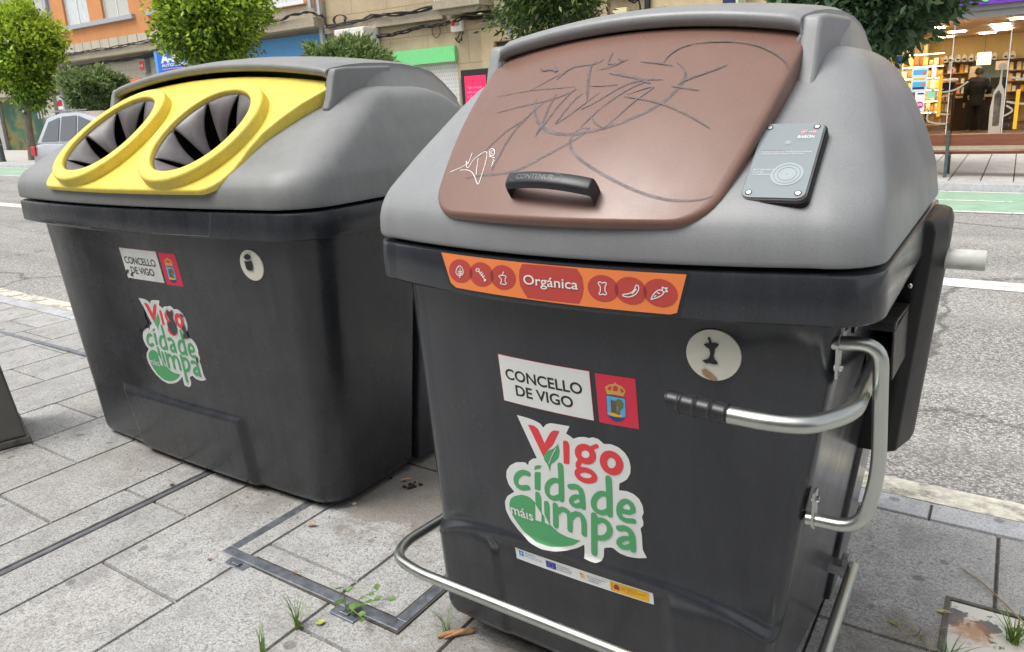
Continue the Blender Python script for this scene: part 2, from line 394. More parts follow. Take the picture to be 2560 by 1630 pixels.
# ---------------------------------------------------------------- the two waste containers
D = json.loads(r'''{"logo_back":[[-0.9101,0.8031],[-0.877,0.8026],[-0.8557,0.7995],[-0.8446,0.7956],[-0.838,0.7873],[-0.829,0.7977],[-0.817,0.8038],[-0.7946,0.8056],[-0.7666,0.8071],[-0.7779,0.786],[-0.765,0.78],[-0.7611,0.7762],[-0.7469,0.7841],[-0.7309,0.7877],[-0.7206,0.7871],[-0.7117,0.7915],[-0.6984,0.7901],[-0.6897,0.7832],[-0.686,0.7798],[-0.6693,0.7833],[-0.6518,0.779],[-0.6383,0.7679],[-0.6305,0.7538],[-0.628,0.7367],[-0.6299,0.7186],[-0.6386,0.7016],[-0.6507,0.6911],[-0.6576,0.6869],[-0.6598,0.6681],[-0.6425,0.6706],[-0.6266,0.6672],[-0.6145,0.6574],[-0.6076,0.6409],[-0.6063,0.6228],[-0.6113,0.6104],[-0.6087,0.5999],[-0.6095,0.5885],[-0.6166,0.5791],[-0.6146,0.5608],[-0.6155,0.5223],[-0.607,0.5016],[-0.629,0.4942],[-0.6527,0.4915],[-0.673,0.4951],[-0.6894,0.5057],[-0.7105,0.4979],[-0.7136,0.4721],[-0.7202,0.4577],[-0.7337,0.4491],[-0.7485,0.449],[-0.765,0.4515],[-0.7621,0.4903],[-0.7835,0.473],[-0.8122,0.4565],[-0.8452,0.4448],[-0.8828,0.4388],[-0.9199,0.4456],[-0.9523,0.4635],[-0.9754,0.489],[-0.9875,0.5142],[-0.9868,0.5396],[-0.976,0.5598],[-0.9507,0.5804],[-0.966,0.5958],[-0.9704,0.6166],[-0.9666,0.6359],[-0.9526,0.6552],[-0.9309,0.6702],[-0.9046,0.6778],[-0.8959,0.6718],[-0.8923,0.6832],[-0.8798,0.6944],[-0.8671,0.699]],"logo_red":[[[-0.8806,0.7852],[-0.8633,0.7868],[-0.8524,0.7802],[-0.8394,0.7465],[-0.8201,0.7788],[-0.8097,0.7874],[-0.7948,0.7883],[-0.8165,0.7467],[-0.8362,0.7261],[-0.8474,0.7081]],[[-0.7882,0.7663],[-0.7764,0.7676],[-0.7721,0.7582],[-0.7776,0.7054],[-0.7934,0.705]]],"logo_green":[[[-0.8025,0.7545],[-0.7998,0.7361],[-0.8051,0.7162],[-0.8182,0.7015],[-0.8288,0.6931],[-0.8333,0.6717],[-0.8388,0.6904],[-0.8461,0.6998],[-0.8458,0.7112],[-0.8361,0.7269],[-0.8177,0.7371],[-0.8071,0.7471]],[[-0.8794,0.6587],[-0.8612,0.6623],[-0.8682,0.6083],[-0.8853,0.6083]],[[-0.8788,0.6631],[-0.8763,0.6754],[-0.8655,0.6811],[-0.8555,0.682],[-0.8606,0.6729],[-0.8735,0.6666]],[[-0.8849,0.602],[-0.8737,0.6039],[-0.8685,0.5904],[-0.8731,0.5456],[-0.8885,0.5693]],[[-0.8622,0.5837],[-0.85,0.5855],[-0.8464,0.5754],[-0.8527,0.5182],[-0.8661,0.543]],[[-0.9729,0.536],[-0.9682,0.5521],[-0.9526,0.5676],[-0.9269,0.58],[-0.9056,0.5807],[-0.8884,0.5702],[-0.8732,0.5448],[-0.8524,0.5179],[-0.8304,0.502],[-0.8076,0.4975],[-0.7714,0.4982],[-0.7944,0.4775],[-0.8273,0.462],[-0.8605,0.4524],[-0.902,0.4521],[-0.9384,0.4685],[-0.9629,0.4977],[-0.9731,0.5193]]],"logo_white2":[[[-0.8884,0.5665],[-0.8736,0.5422],[-0.8767,0.5184],[-0.8942,0.5174]],[[-0.8656,0.5408],[-0.8526,0.5158],[-0.8663,0.5194]]],"vein":[[-0.8089,0.7412],[-0.8231,0.7171],[-0.8337,0.6936]],"str_red":[[[-0.7153,0.7442],[-0.7165,0.739],[-0.7191,0.7342],[-0.7229,0.7301],[-0.7276,0.7271],[-0.7328,0.7254],[-0.7381,0.7252],[-0.743,0.7265],[-0.7472,0.7292],[-0.7503,0.7331],[-0.7521,0.7379],[-0.7523,0.7431],[-0.7509,0.7484],[-0.7482,0.7533],[-0.7443,0.7574],[-0.7396,0.7603],[-0.7344,0.7619],[-0.7291,0.762],[-0.7243,0.7607],[-0.7202,0.7579],[-0.7172,0.7541],[-0.7155,0.7494],[-0.7153,0.7442]],[[-0.7143,0.7643],[-0.7035,0.7714]],[[-0.7491,0.7221],[-0.7578,0.7079],[-0.7514,0.701],[-0.7342,0.7027]],[[-0.7164,0.6887],[-0.7177,0.6846],[-0.7206,0.6807],[-0.7249,0.6774],[-0.7304,0.675],[-0.7365,0.6735],[-0.7428,0.6732],[-0.7487,0.674],[-0.7538,0.676],[-0.7577,0.6789],[-0.7599,0.6825],[-0.7604,0.6866],[-0.7591,0.6907],[-0.756,0.6946],[-0.7515,0.6979],[-0.746,0.7004],[-0.7399,0.7018],[-0.7336,0.7021],[-0.7278,0.7012],[-0.7228,0.6992],[-0.7191,0.6963],[-0.7169,0.6927],[-0.7164,0.6887]],[[-0.6527,0.736],[-0.654,0.7297],[-0.6567,0.7238],[-0.6606,0.7189],[-0.6655,0.7153],[-0.6708,0.7134],[-0.6763,0.7133],[-0.6815,0.715],[-0.6858,0.7184],[-0.689,0.7233],[-0.6908,0.7291],[-0.691,0.7355],[-0.6896,0.7419],[-0.6868,0.7478],[-0.6828,0.7527],[-0.6779,0.7562],[-0.6725,0.758],[-0.6671,0.7581],[-0.6621,0.7563],[-0.6578,0.7529],[-0.6547,0.7481],[-0.653,0.7423],[-0.6527,0.736]]],"str_green":[[[-0.8985,0.6477],[-0.913,0.6481],[-0.9294,0.6373],[-0.9405,0.6199],[-0.9398,0.6041],[-0.9273,0.5984],[-0.9054,0.6069]],[[-0.8029,0.6973],[-0.805,0.6597],[-0.811,0.6021]],[[-0.8085,0.6492],[-0.8201,0.654],[-0.8368,0.6438],[-0.8484,0.6261],[-0.8493,0.6062],[-0.8386,0.5977],[-0.8244,0.6019],[-0.8106,0.6119]],[[-0.7827,0.6453],[-0.7645,0.6511],[-0.753,0.6437],[-0.7548,0.598]],[[-0.755,0.6241],[-0.7712,0.6226],[-0.7845,0.6095],[-0.7832,0.5974],[-0.7704,0.5958],[-0.7554,0.6067]],[[-0.6823,0.6936],[-0.6843,0.6471],[-0.6879,0.5965]],[[-0.6861,0.6459],[-0.6975,0.6518],[-0.7127,0.6441],[-0.7259,0.6227],[-0.7256,0.6038],[-0.7147,0.5954],[-0.7005,0.5982],[-0.6876,0.6087]],[[-0.6634,0.6145],[-0.6309,0.6164],[-0.6304,0.6369],[-0.6428,0.646],[-0.6566,0.6376],[-0.6649,0.6167],[-0.663,0.5984],[-0.6519,0.5913],[-0.6311,0.5955]],[[-0.8301,0.5805],[-0.8361,0.5205]],[[-0.8316,0.5582],[-0.8139,0.5764],[-0.7981,0.5746],[-0.7927,0.5624],[-0.7969,0.5213]],[[-0.7932,0.5544],[-0.7763,0.5753],[-0.7609,0.5741],[-0.7558,0.56],[-0.7593,0.5213]],[[-0.7275,0.584],[-0.7376,0.4742]],[[-0.7279,0.5645],[-0.7111,0.5772],[-0.6957,0.574],[-0.6896,0.5565],[-0.6965,0.5369],[-0.7124,0.5242],[-0.7304,0.5233]],[[-0.668,0.5655],[-0.6517,0.5712],[-0.639,0.5634],[-0.637,0.5448],[-0.6385,0.5155]],[[-0.6382,0.5426],[-0.6538,0.5438],[-0.6701,0.5312],[-0.6711,0.5181],[-0.6578,0.5143],[-0.64,0.5266]]],"apple":[[-0.4538,1.057],[-0.4497,1.058],[-0.4461,1.0463],[-0.4401,1.0475],[-0.433,1.0443],[-0.4371,1.0387],[-0.4412,1.0345],[-0.4421,1.0257],[-0.4443,1.019],[-0.4418,1.0116],[-0.4379,1.0089],[-0.436,1.0033],[-0.4431,1.0014],[-0.4514,1.0037],[-0.4582,1.0023],[-0.4655,1.0078],[-0.4596,1.0106],[-0.4538,1.0131],[-0.4509,1.0192],[-0.45,1.0269],[-0.4515,1.0336],[-0.4571,1.037],[-0.4616,1.0427],[-0.4551,1.0455],[-0.4508,1.0459]],"apple_stain":[[-0.4672,0.9873],[-0.4603,0.9912],[-0.4487,0.9826],[-0.4372,0.9701],[-0.4458,0.9661],[-0.4591,0.9737],[-0.4651,0.9789]],"shield":[[-0.6698,0.9032],[-0.6263,0.9017],[-0.6287,0.8585],[-0.6368,0.8474],[-0.6491,0.8421],[-0.6618,0.8449],[-0.6717,0.8558]],"crown":[[-0.6674,0.9043],[-0.6705,0.9206],[-0.6612,0.9278],[-0.6497,0.9316],[-0.6462,0.9361],[-0.6434,0.9316],[-0.6327,0.9283],[-0.6249,0.9195],[-0.6304,0.9054],[-0.6486,0.9064]],"crown_in":[[[-0.6664,0.9163],[-0.6616,0.9237],[-0.655,0.9254],[-0.6575,0.915]],[[-0.6518,0.9253],[-0.6462,0.9278],[-0.6408,0.9254],[-0.6432,0.915],[-0.6527,0.9151]],[[-0.6371,0.9236],[-0.6309,0.9226],[-0.6289,0.9163],[-0.6348,0.913]]],"castle":[[[-0.6613,0.8629],[-0.6601,0.892],[-0.6561,0.8937],[-0.6548,0.8896],[-0.6503,0.8937],[-0.6486,0.8872],[-0.6484,0.8618]],[[-0.6486,0.86],[-0.6446,0.8778],[-0.649,0.8821],[-0.6493,0.8905],[-0.643,0.8976],[-0.6362,0.8961],[-0.6317,0.8884],[-0.6344,0.8778],[-0.6402,0.8735],[-0.6422,0.8595]]],"sand":[[-0.6705,0.8584],[-0.6619,0.8628],[-0.649,0.8623],[-0.6358,0.8599],[-0.6401,0.8547],[-0.6562,0.8535]],"waves":[[-0.6714,0.8548],[-0.6563,0.8528],[-0.6385,0.854],[-0.6297,0.8566],[-0.6374,0.8473],[-0.6491,0.8424],[-0.6618,0.8452]],"lab":[[-1.0495,1.1977],[-0.86,1.2007],[-0.6903,1.1995],[-0.5735,1.1969],[-0.475,1.1938],[-0.4886,1.1193],[-0.5744,1.1157],[-0.6868,1.1142],[-0.8103,1.1141],[-0.9208,1.1173],[-1.0226,1.1247]],"lab_big":[[-0.8163,1.1991],[-0.8244,1.1817],[-0.826,1.1666],[-0.8238,1.1427],[-0.815,1.1254],[-0.8074,1.1147],[-0.7582,1.114],[-0.7153,1.114],[-0.6874,1.1144],[-0.68,1.1328],[-0.6763,1.1533],[-0.6786,1.1788],[-0.6897,1.199],[-0.7544,1.2003]],"lab_small":[[[-0.9539,1.1608],[-0.9564,1.1509],[-0.962,1.1419],[-0.9703,1.1345],[-0.9805,1.1296],[-0.9917,1.1276],[-1.0027,1.1288],[-1.0125,1.1331],[-1.02,1.1401],[-1.0243,1.1491],[-1.0251,1.1592],[-1.0223,1.1694],[-1.0161,1.1786],[-1.0073,1.1859],[-0.9968,1.1907],[-0.9856,1.1923],[-0.975,1.1909],[-0.9657,1.1864],[-0.9588,1.1795],[-0.9547,1.1707]],[[-0.8936,1.1595],[-0.8959,1.1495],[-0.9012,1.1405],[-0.9091,1.1331],[-0.9188,1.1283],[-0.9295,1.1264],[-0.94,1.1278],[-0.9494,1.1322],[-0.9566,1.1393],[-0.9609,1.1484],[-0.9617,1.1586],[-0.9591,1.1688],[-0.9533,1.178],[-0.945,1.1853],[-0.935,1.1899],[-0.9243,1.1915],[-0.9141,1.1899],[-0.9052,1.1853],[-0.8985,1.1783],[-0.8945,1.1694]],[[-0.8345,1.159],[-0.8367,1.1492],[-0.8418,1.1403],[-0.8495,1.1332],[-0.859,1.1285],[-0.8695,1.1268],[-0.8798,1.1282],[-0.8891,1.1327],[-0.8963,1.1398],[-0.9006,1.1488],[-0.9015,1.1588],[-0.8991,1.1689],[-0.8935,1.1779],[-0.8854,1.1849],[-0.8756,1.1894],[-0.8652,1.1909],[-0.8551,1.1892],[-0.8463,1.1846],[-0.8395,1.1776],[-0.8355,1.1688]],[[-0.6042,1.1557],[-0.6058,1.1461],[-0.6104,1.1375],[-0.6175,1.1307],[-0.6263,1.1265],[-0.6362,1.1252],[-0.6461,1.127],[-0.6551,1.1318],[-0.6621,1.1392],[-0.6665,1.1483],[-0.6679,1.1582],[-0.666,1.168],[-0.6611,1.1767],[-0.6538,1.1834],[-0.6447,1.1875],[-0.6349,1.1885],[-0.6252,1.1865],[-0.6165,1.1817],[-0.6098,1.1744],[-0.6055,1.1655]],[[-0.5492,1.1553],[-0.5508,1.1456],[-0.5552,1.1369],[-0.5621,1.1302],[-0.5708,1.126],[-0.5805,1.1248],[-0.5902,1.1267],[-0.5991,1.1317],[-0.6061,1.1391],[-0.6105,1.1483],[-0.6119,1.1584],[-0.6101,1.1682],[-0.6054,1.177],[-0.5983,1.1836],[-0.5894,1.1877],[-0.5797,1.1886],[-0.5702,1.1865],[-0.5616,1.1815],[-0.5549,1.1742],[-0.5506,1.1651]],[[-0.4922,1.1545],[-0.4937,1.1449],[-0.4981,1.1363],[-0.505,1.1296],[-0.5138,1.1255],[-0.5237,1.1244],[-0.5337,1.1265],[-0.5427,1.1316],[-0.5499,1.1391],[-0.5545,1.1483],[-0.556,1.1584],[-0.5543,1.1682],[-0.5497,1.1768],[-0.5424,1.1834],[-0.5335,1.1874],[-0.5236,1.1882],[-0.5138,1.186],[-0.5051,1.1809],[-0.4982,1.1735],[-0.4937,1.1644]]],"lab_lens":[[[-0.9612,1.162],[-0.9604,1.1655],[-0.9591,1.1688],[-0.9575,1.172],[-0.9557,1.1738],[-0.9547,1.1707],[-0.954,1.1675],[-0.9538,1.1642],[-0.9539,1.1608],[-0.9539,1.1608],[-0.9543,1.1575],[-0.9552,1.1542],[-0.9564,1.1509],[-0.9579,1.1478],[-0.9598,1.1452],[-0.9609,1.1484],[-0.9615,1.1517],[-0.9618,1.1551],[-0.9617,1.1586]],[[-0.9015,1.1588],[-0.9011,1.1622],[-0.9003,1.1656],[-0.8991,1.1689],[-0.8975,1.172],[-0.8955,1.1725],[-0.8945,1.1694],[-0.8938,1.1661],[-0.8935,1.1628],[-0.8936,1.1595],[-0.8936,1.1595],[-0.894,1.1561],[-0.8948,1.1528],[-0.8959,1.1495],[-0.8974,1.1464],[-0.8995,1.1456],[-0.9006,1.1488],[-0.9013,1.1521],[-0.9016,1.1554]],[[-0.6119,1.1584],[-0.6117,1.1617],[-0.6111,1.165],[-0.6101,1.1682],[-0.6089,1.1713],[-0.6081,1.1716],[-0.6066,1.1686],[-0.6055,1.1655],[-0.6047,1.1623],[-0.6043,1.159],[-0.6042,1.1557],[-0.6042,1.1557],[-0.6044,1.1525],[-0.605,1.1492],[-0.6058,1.1461],[-0.6071,1.1431],[-0.6078,1.142],[-0.6093,1.1451],[-0.6105,1.1483],[-0.6113,1.1516],[-0.6118,1.155]],[[-0.556,1.1584],[-0.5558,1.1617],[-0.5553,1.165],[-0.5543,1.1682],[-0.5518,1.1683],[-0.5506,1.1651],[-0.5498,1.1619],[-0.5494,1.1586],[-0.5492,1.1553],[-0.5492,1.1553],[-0.5494,1.152],[-0.5499,1.1487],[-0.5508,1.1456],[-0.5519,1.1425],[-0.5533,1.1451],[-0.5545,1.1483],[-0.5554,1.1516],[-0.5559,1.155]]],"lab_icons":[[[-0.9889,1.1764],[-1.0003,1.1647],[-1.0029,1.1515],[-0.9909,1.1458],[-0.9785,1.1549],[-0.9792,1.1669],[-0.9889,1.1764]],[[-0.9884,1.1675],[-0.99,1.1459],[-0.9921,1.1424]],[[-0.9949,1.1595],[-0.9894,1.1569],[-0.9823,1.1615]],[[-0.9955,1.1539],[-0.9894,1.1517],[-0.9828,1.1563]],[[-0.9415,1.1677],[-0.9385,1.1736],[-0.9319,1.1736],[-0.9297,1.1701],[-0.9367,1.165],[-0.9415,1.1677]],[[-0.9331,1.1685],[-0.9165,1.1468]],[[-0.9308,1.1619],[-0.9243,1.1663]],[[-0.9271,1.1572],[-0.9206,1.1617]],[[-0.9233,1.1533],[-0.9169,1.1571]],[[-0.9208,1.1432],[-0.9134,1.1503],[-0.9147,1.1439],[-0.9208,1.1432]],[[-0.8798,1.1615],[-0.8681,1.1651],[-0.8568,1.1637],[-0.861,1.1572],[-0.8623,1.1494],[-0.857,1.1438],[-0.8659,1.1407],[-0.8761,1.1427],[-0.8711,1.1485],[-0.8713,1.1562],[-0.8798,1.1615]],[[-0.8684,1.165],[-0.8648,1.1736]],[[-0.6442,1.1657],[-0.645,1.1705],[-0.6402,1.1725],[-0.6368,1.1691],[-0.632,1.1722],[-0.6279,1.1705],[-0.6286,1.166],[-0.631,1.1625],[-0.6313,1.1497],[-0.6272,1.1464],[-0.63,1.1416],[-0.6358,1.1437],[-0.6409,1.1408],[-0.6444,1.1439],[-0.6407,1.149],[-0.6405,1.1618],[-0.6442,1.1657]],[[-0.5697,1.1714],[-0.565,1.1703],[-0.5634,1.1616],[-0.5699,1.1487],[-0.5825,1.1409],[-0.5952,1.1427],[-0.596,1.1468],[-0.5824,1.1492],[-0.5726,1.1582],[-0.5697,1.1714]],[[-0.5689,1.1612],[-0.5768,1.1502]],[[-0.5406,1.1411],[-0.5357,1.1538],[-0.5263,1.164],[-0.5183,1.1617],[-0.517,1.155],[-0.5263,1.1462],[-0.5406,1.1398]],[[-0.5197,1.163],[-0.5202,1.1711],[-0.5157,1.1673],[-0.5091,1.1699],[-0.5144,1.1633],[-0.5078,1.161],[-0.5157,1.1592]],[[-0.529,1.157],[-0.525,1.1545]],[[-0.5344,1.1471],[-0.5317,1.1494]]],"organica_box":[[-0.8119,1.1508],[-0.6894,1.1502],[-0.811,1.1665],[-0.6888,1.168]],"conc1":[[-0.9296,0.8932],[-0.7263,0.8992],[-0.9257,0.9183],[-0.7235,0.926]],"conc2":[[-0.9048,0.8563],[-0.7519,0.8613],[-0.9008,0.8835],[-0.7488,0.8892]],"eu":{"xs":[[-0.9696,0.3901],[-0.9563,0.3734]],"xt":[[-0.9495,0.384],[-0.9059,0.3909]],"xt2":[[-0.951,0.3733],[-0.895,0.3764]],"fl":[[-0.8801,0.3942],[-0.8516,0.375]],"et":[[-0.848,0.3879],[-0.8032,0.3792]],"tr":[[-0.7839,0.3889],[-0.7714,0.3767]],"pt":[[-0.7677,0.3865],[-0.7178,0.3837]],"ye":[[-0.7046,0.3901],[-0.6173,0.3656]],"coat":[[-0.6994,0.387],[-0.6847,0.3702]]},"mais":[[-0.9694,0.5114],[-0.8994,0.5189],[-0.9664,0.5312],[-0.897,0.5369]],"can":[[[-2.2049,1.0341],[-2.1962,1.0428],[-2.1828,1.0465],[-2.1722,1.0413],[-2.1726,1.0319],[-2.1845,1.0249],[-2.1989,1.0261]],[[-2.2065,1.0208],[-2.1985,1.0193],[-2.1888,1.0186],[-2.1783,1.0211],[-2.1705,1.0226],[-2.1738,0.9902],[-2.1815,0.986],[-2.1963,0.9863],[-2.205,0.9904]]],"torn":[[[-2.7368,0.7903],[-2.7189,0.7769],[-2.6986,0.7888],[-2.7001,0.7702],[-2.7149,0.7552],[-2.7068,0.7429],[-2.7008,0.7259],[-2.7082,0.6937],[-2.7354,0.679],[-2.7522,0.6881],[-2.7599,0.7097],[-2.7548,0.7283],[-2.7296,0.738],[-2.7414,0.7499],[-2.7428,0.7698]],[[-2.9228,0.7761],[-2.9015,0.7876],[-2.9041,0.7555],[-2.9107,0.7364],[-2.9034,0.7051],[-2.9266,0.6929],[-2.9409,0.677],[-2.9722,0.6728],[-3.0001,0.6548],[-2.9893,0.694],[-2.9514,0.736]],[[-2.6655,0.6991],[-2.6721,0.7116],[-2.6426,0.7372],[-2.646,0.706],[-2.6425,0.6754],[-2.6787,0.6684]],[[-2.6539,0.7797],[-2.6338,0.7732],[-2.6387,0.7617],[-2.6509,0.7669]],[[-2.6348,0.5911],[-2.6155,0.5984],[-2.6273,0.5695],[-2.6329,0.5687]]],"torn2":[[[-2.9576,0.9254],[-2.9396,0.9367],[-2.9266,0.9347],[-2.9381,0.9249],[-2.9568,0.9122]],[[-2.9249,0.9203],[-2.9032,0.9249],[-2.9088,0.9098],[-2.9234,0.9085]],[[-2.9724,0.9085],[-2.9616,0.8961],[-2.9276,0.9006],[-2.9499,0.8883],[-2.9738,0.8883]]],"graf":[[[-0.996,0.162],[-0.95,0.175],[-0.897,0.181],[-0.864,0.194],[-0.836,0.222],[-0.797,0.273],[-0.76,0.32],[-0.738,0.362],[-0.729,0.387]],[[-0.729,0.387],[-0.753,0.388],[-0.764,0.351],[-0.759,0.308],[-0.734,0.259],[-0.687,0.208],[-0.64,0.165],[-0.593,0.126],[-0.55,0.099],[-0.511,0.082],[-0.465,0.085],[-0.444,0.103]],[[-0.904,0.557],[-0.89,0.487],[-0.867,0.427],[-0.84,0.39],[-0.803,0.363],[-0.762,0.357],[-0.721,0.371],[-0.684,0.394],[-0.647,0.428],[-0.613,0.472],[-0.589,0.525],[-0.576,0.579],[-0.57,0.642],[-0.583,0.686],[-0.603,0.717]],[[-0.987,0.268],[-0.968,0.324],[-0.951,0.378],[-0.925,0.422],[-0.903,0.454],[-0.892,0.509],[-0.868,0.555]],[[-0.93,0.2],[-0.928,0.267],[-0.925,0.34],[-0.917,0.407],[-0.901,0.461],[-0.894,0.502]],[[-1.034,0.616],[-0.98,0.619],[-0.921,0.62],[-0.864,0.611],[-0.815,0.61]],[[-1.002,0.507],[-0.953,0.524],[-0.899,0.537],[-0.849,0.551],[-0.808,0.594]],[[-0.853,0.358],[-0.852,0.425],[-0.858,0.516],[-0.855,0.574]],[[-0.854,0.365],[-0.841,0.45],[-0.832,0.526],[-0.812,0.599]],[[-0.818,0.414],[-0.811,0.467],[-0.802,0.528],[-0.788,0.568]],[[-0.816,0.413],[-0.792,0.457],[-0.771,0.509],[-0.746,0.569]],[[-0.771,0.482],[-0.741,0.52],[-0.715,0.572],[-0.687,0.612],[-0.654,0.627],[-0.618,0.625]],[[-0.751,0.394],[-0.731,0.471],[-0.706,0.53],[-0.681,0.583],[-0.651,0.616]],[[-0.699,0.379],[-0.677,0.448],[-0.656,0.519],[-0.624,0.593],[-0.647,0.581],[-0.68,0.548]],[[-0.878,0.666],[-0.859,0.733],[-0.826,0.739],[-0.791,0.737],[-0.781,0.767]],[[-0.768,0.53],[-0.783,0.604],[-0.807,0.725],[-0.795,0.755]],[[-0.747,0.676],[-0.708,0.655],[-0.673,0.636],[-0.64,0.605]],[[-0.777,0.607],[-0.744,0.601],[-0.714,0.604]],[[-0.58,0.6],[-0.567,0.624],[-0.544,0.65],[-0.512,0.688],[-0.499,0.708]],[[-0.592,0.589],[-0.562,0.579],[-0.534,0.57]],[[-0.684,0.538],[-0.636,0.522],[-0.589,0.495],[-0.542,0.454],[-0.508,0.418],[-0.486,0.389]],[[-0.687,0.732],[-0.628,0.711],[-0.608,0.698]],[[-0.948,0.759],[-0.931,0.739],[-0.909,0.743],[-0.887,0.713],[-0.906,0.758]],[[-0.937,0.621],[-0.898,0.672],[-0.857,0.724]],[[-0.782,0.699],[-0.751,0.708],[-0.726,0.739],[-0.746,0.759]],[[-0.736,0.439],[-0.724,0.412],[-0.7,0.385]],[[-0.633,0.711],[-0.632,0.751],[-0.618,0.798],[-0.593,0.828],[-0.551,0.841],[-0.504,0.843],[-0.455,0.827],[-0.415,0.783],[-0.391,0.741],[-0.382,0.705]],[[-0.767,0.802],[-0.767,0.753],[-0.76,0.723],[-0.737,0.732],[-0.719,0.749]]],"tag":[[[-1.014,0.288],[-1.011,0.253],[-1.01,0.229],[-1.024,0.254],[-1.003,0.198],[-1.001,0.252],[-0.99,0.272],[-0.973,0.298],[-0.962,0.269],[-0.954,0.203],[-0.95,0.153],[-0.949,0.125],[-0.975,0.178],[-0.994,0.198],[-1.008,0.202],[-1.026,0.201]],[[-1.057,0.192],[-1.029,0.213],[-1.01,0.236]],[[-0.986,0.258],[-0.978,0.217],[-0.969,0.178]],[[-0.945,0.285],[-0.943,0.276],[-0.944,0.27],[-0.946,0.267],[-0.949,0.267],[-0.954,0.271],[-0.958,0.278],[-0.961,0.286],[-0.963,0.295],[-0.962,0.301],[-0.96,0.305],[-0.956,0.304],[-0.952,0.3],[-0.948,0.293],[-0.945,0.285]],[[-0.956,0.266],[-0.937,0.256]],[[-0.939,0.248],[-0.933,0.241],[-0.939,0.235],[-0.933,0.23],[-0.936,0.218]],[[-0.952,0.294],[-0.958,0.291],[-0.953,0.278],[-0.947,0.276]]]}''')
class P: pass
PB = P(); PB.xL = lambda z: lerp(-1.285, -1.262, z / 1.1); PB.xR = lambda z: lerp(-.350, -.212, z / 1.1)
PB.yF = lambda z: lerp(1.475, 1.385, z / 1.1); PB.bow = lambda z: lerp(.03, .09, z / 1.1)
PB.yM = 1.995; PB.yB = 2.36; PB.rF = (.08, .040); PB.z0 = .075; PB.toe = lambda z: lerp(.031, .014, z / 1.1)
PA = P(); PA.xL = lambda z: lerp(-3.66, -3.69, z / 1.1); PA.xR = lambda z: lerp(-2.03, -1.90, z / 1.1)
PA.yF = lambda z: lerp(1.735, 1.655, z / 1.1); PA.bow = lambda z: lerp(.02, .075, z / 1.1)
PA.yM = 2.19; PA.yB = 2.72; PA.rF = (.075, .115); PA.z0 = .034; PA.toe = lambda z: 0.0
def sst(a, b, x):
    t = min(1, max(0, (x - a) / (b - a))); return t * t * (3 - 2 * t)
def body_front0(p, x, z):
    l, r = p.xL(z), p.xR(z); u = (x - (l + r) / 2) / ((r - l) / 2); return p.yF(z) - p.bow(z) * max(0, 1 - u * u)
def reliefB(x, z):                               # forward push of the front wall below the arched ridge, with the pressed panel
    u = (x + .795) / .47; zr = .448 - .085 * abs(u) ** 3.2
    d = (.008 + .021 * min(1, abs(u)) ** 2) * (1 - sst(zr - .012, zr + .016, z))
    e = min(sst(-1.052, -1.024, x), 1 - sst(-.582, -.552, x), 1 - sst(.405, .447, z + .05 * abs(x + .8)))
    return d - .007 * max(0, e)
def reliefA(x, z):
    e = min(sst(-3.275, -3.235, x + .12 * (z - .2)), 1 - sst(-2.462, -2.425, x - .02 * (z - .2)), 1 - sst(.335, .372, z))
    return .022 * max(0, e)
PB.rel = reliefB; PA.rel = reliefA
def body_front(p, x, z, off=0.0): return (x, body_front0(p, x, z) - p.rel(x, z) - off, z)

def outline(xL, xR, yF, yB, rF, rB, bow, nf=48, nc=7, ns=14, toe=0.0):
    rA, rF = rF if isinstance(rF, tuple) else (rF, rF)
    """closed plan outline, counter-clockwise from the front left, bowed front"""
    o = []
    def arc(cx, cy, r, a0, a1):
        for k in range(nc): a = rad(lerp(a0, a1, k / (nc - 1))); o.append((cx + r * math.cos(a), cy + r * math.sin(a)))
    hw = (xR - xL) / 2; cx = (xL + xR) / 2
    xE, xR = xR, xR - toe
    def fy(x): u = (x - cx) / hw; return yF - bow * max(0, 1 - u * u)
    ya, yl = fy(xR - rF), fy(xL + rA)
    arc(xL + rA, yl + rA, rA, 180, 270)
    for k in range(1, nf): x = lerp(xL + rA, xR - rF, k / nf); o.append((x, fy(x)))
    arc(xR - rF, ya + rF, rF, 270, 360)
    for k in range(1, ns): o.append((lerp(xR, xE, k / ns), lerp(ya + rF, yB - rB, k / ns)))
    arc(xE - rB, yB - rB, rB, 0, 90)
    for k in range(1, ns): o.append((lerp(xE - rB, xL + rB, k / ns), yB))
    arc(xL + rB, yB - rB, rB, 90, 180)
    for k in range(1, ns): o.append((xL, lerp(yB - rB, yl + rA, k / ns)))
    return o
def loft(rings, cap0=True, cap1=True):
    n = len(rings[0]); v = [p for r in rings for p in r]; f = []
    for i in range(len(rings) - 1):
        for k in range(n): f.append((i * n + k, i * n + (k + 1) % n, (i + 1) * n + (k + 1) % n, (i + 1) * n + k))
    if cap0: f.append(tuple(range(n - 1, -1, -1)))
    if cap1: f.append(tuple((len(rings) - 1) * n + k for k in range(n)))
    return v, f

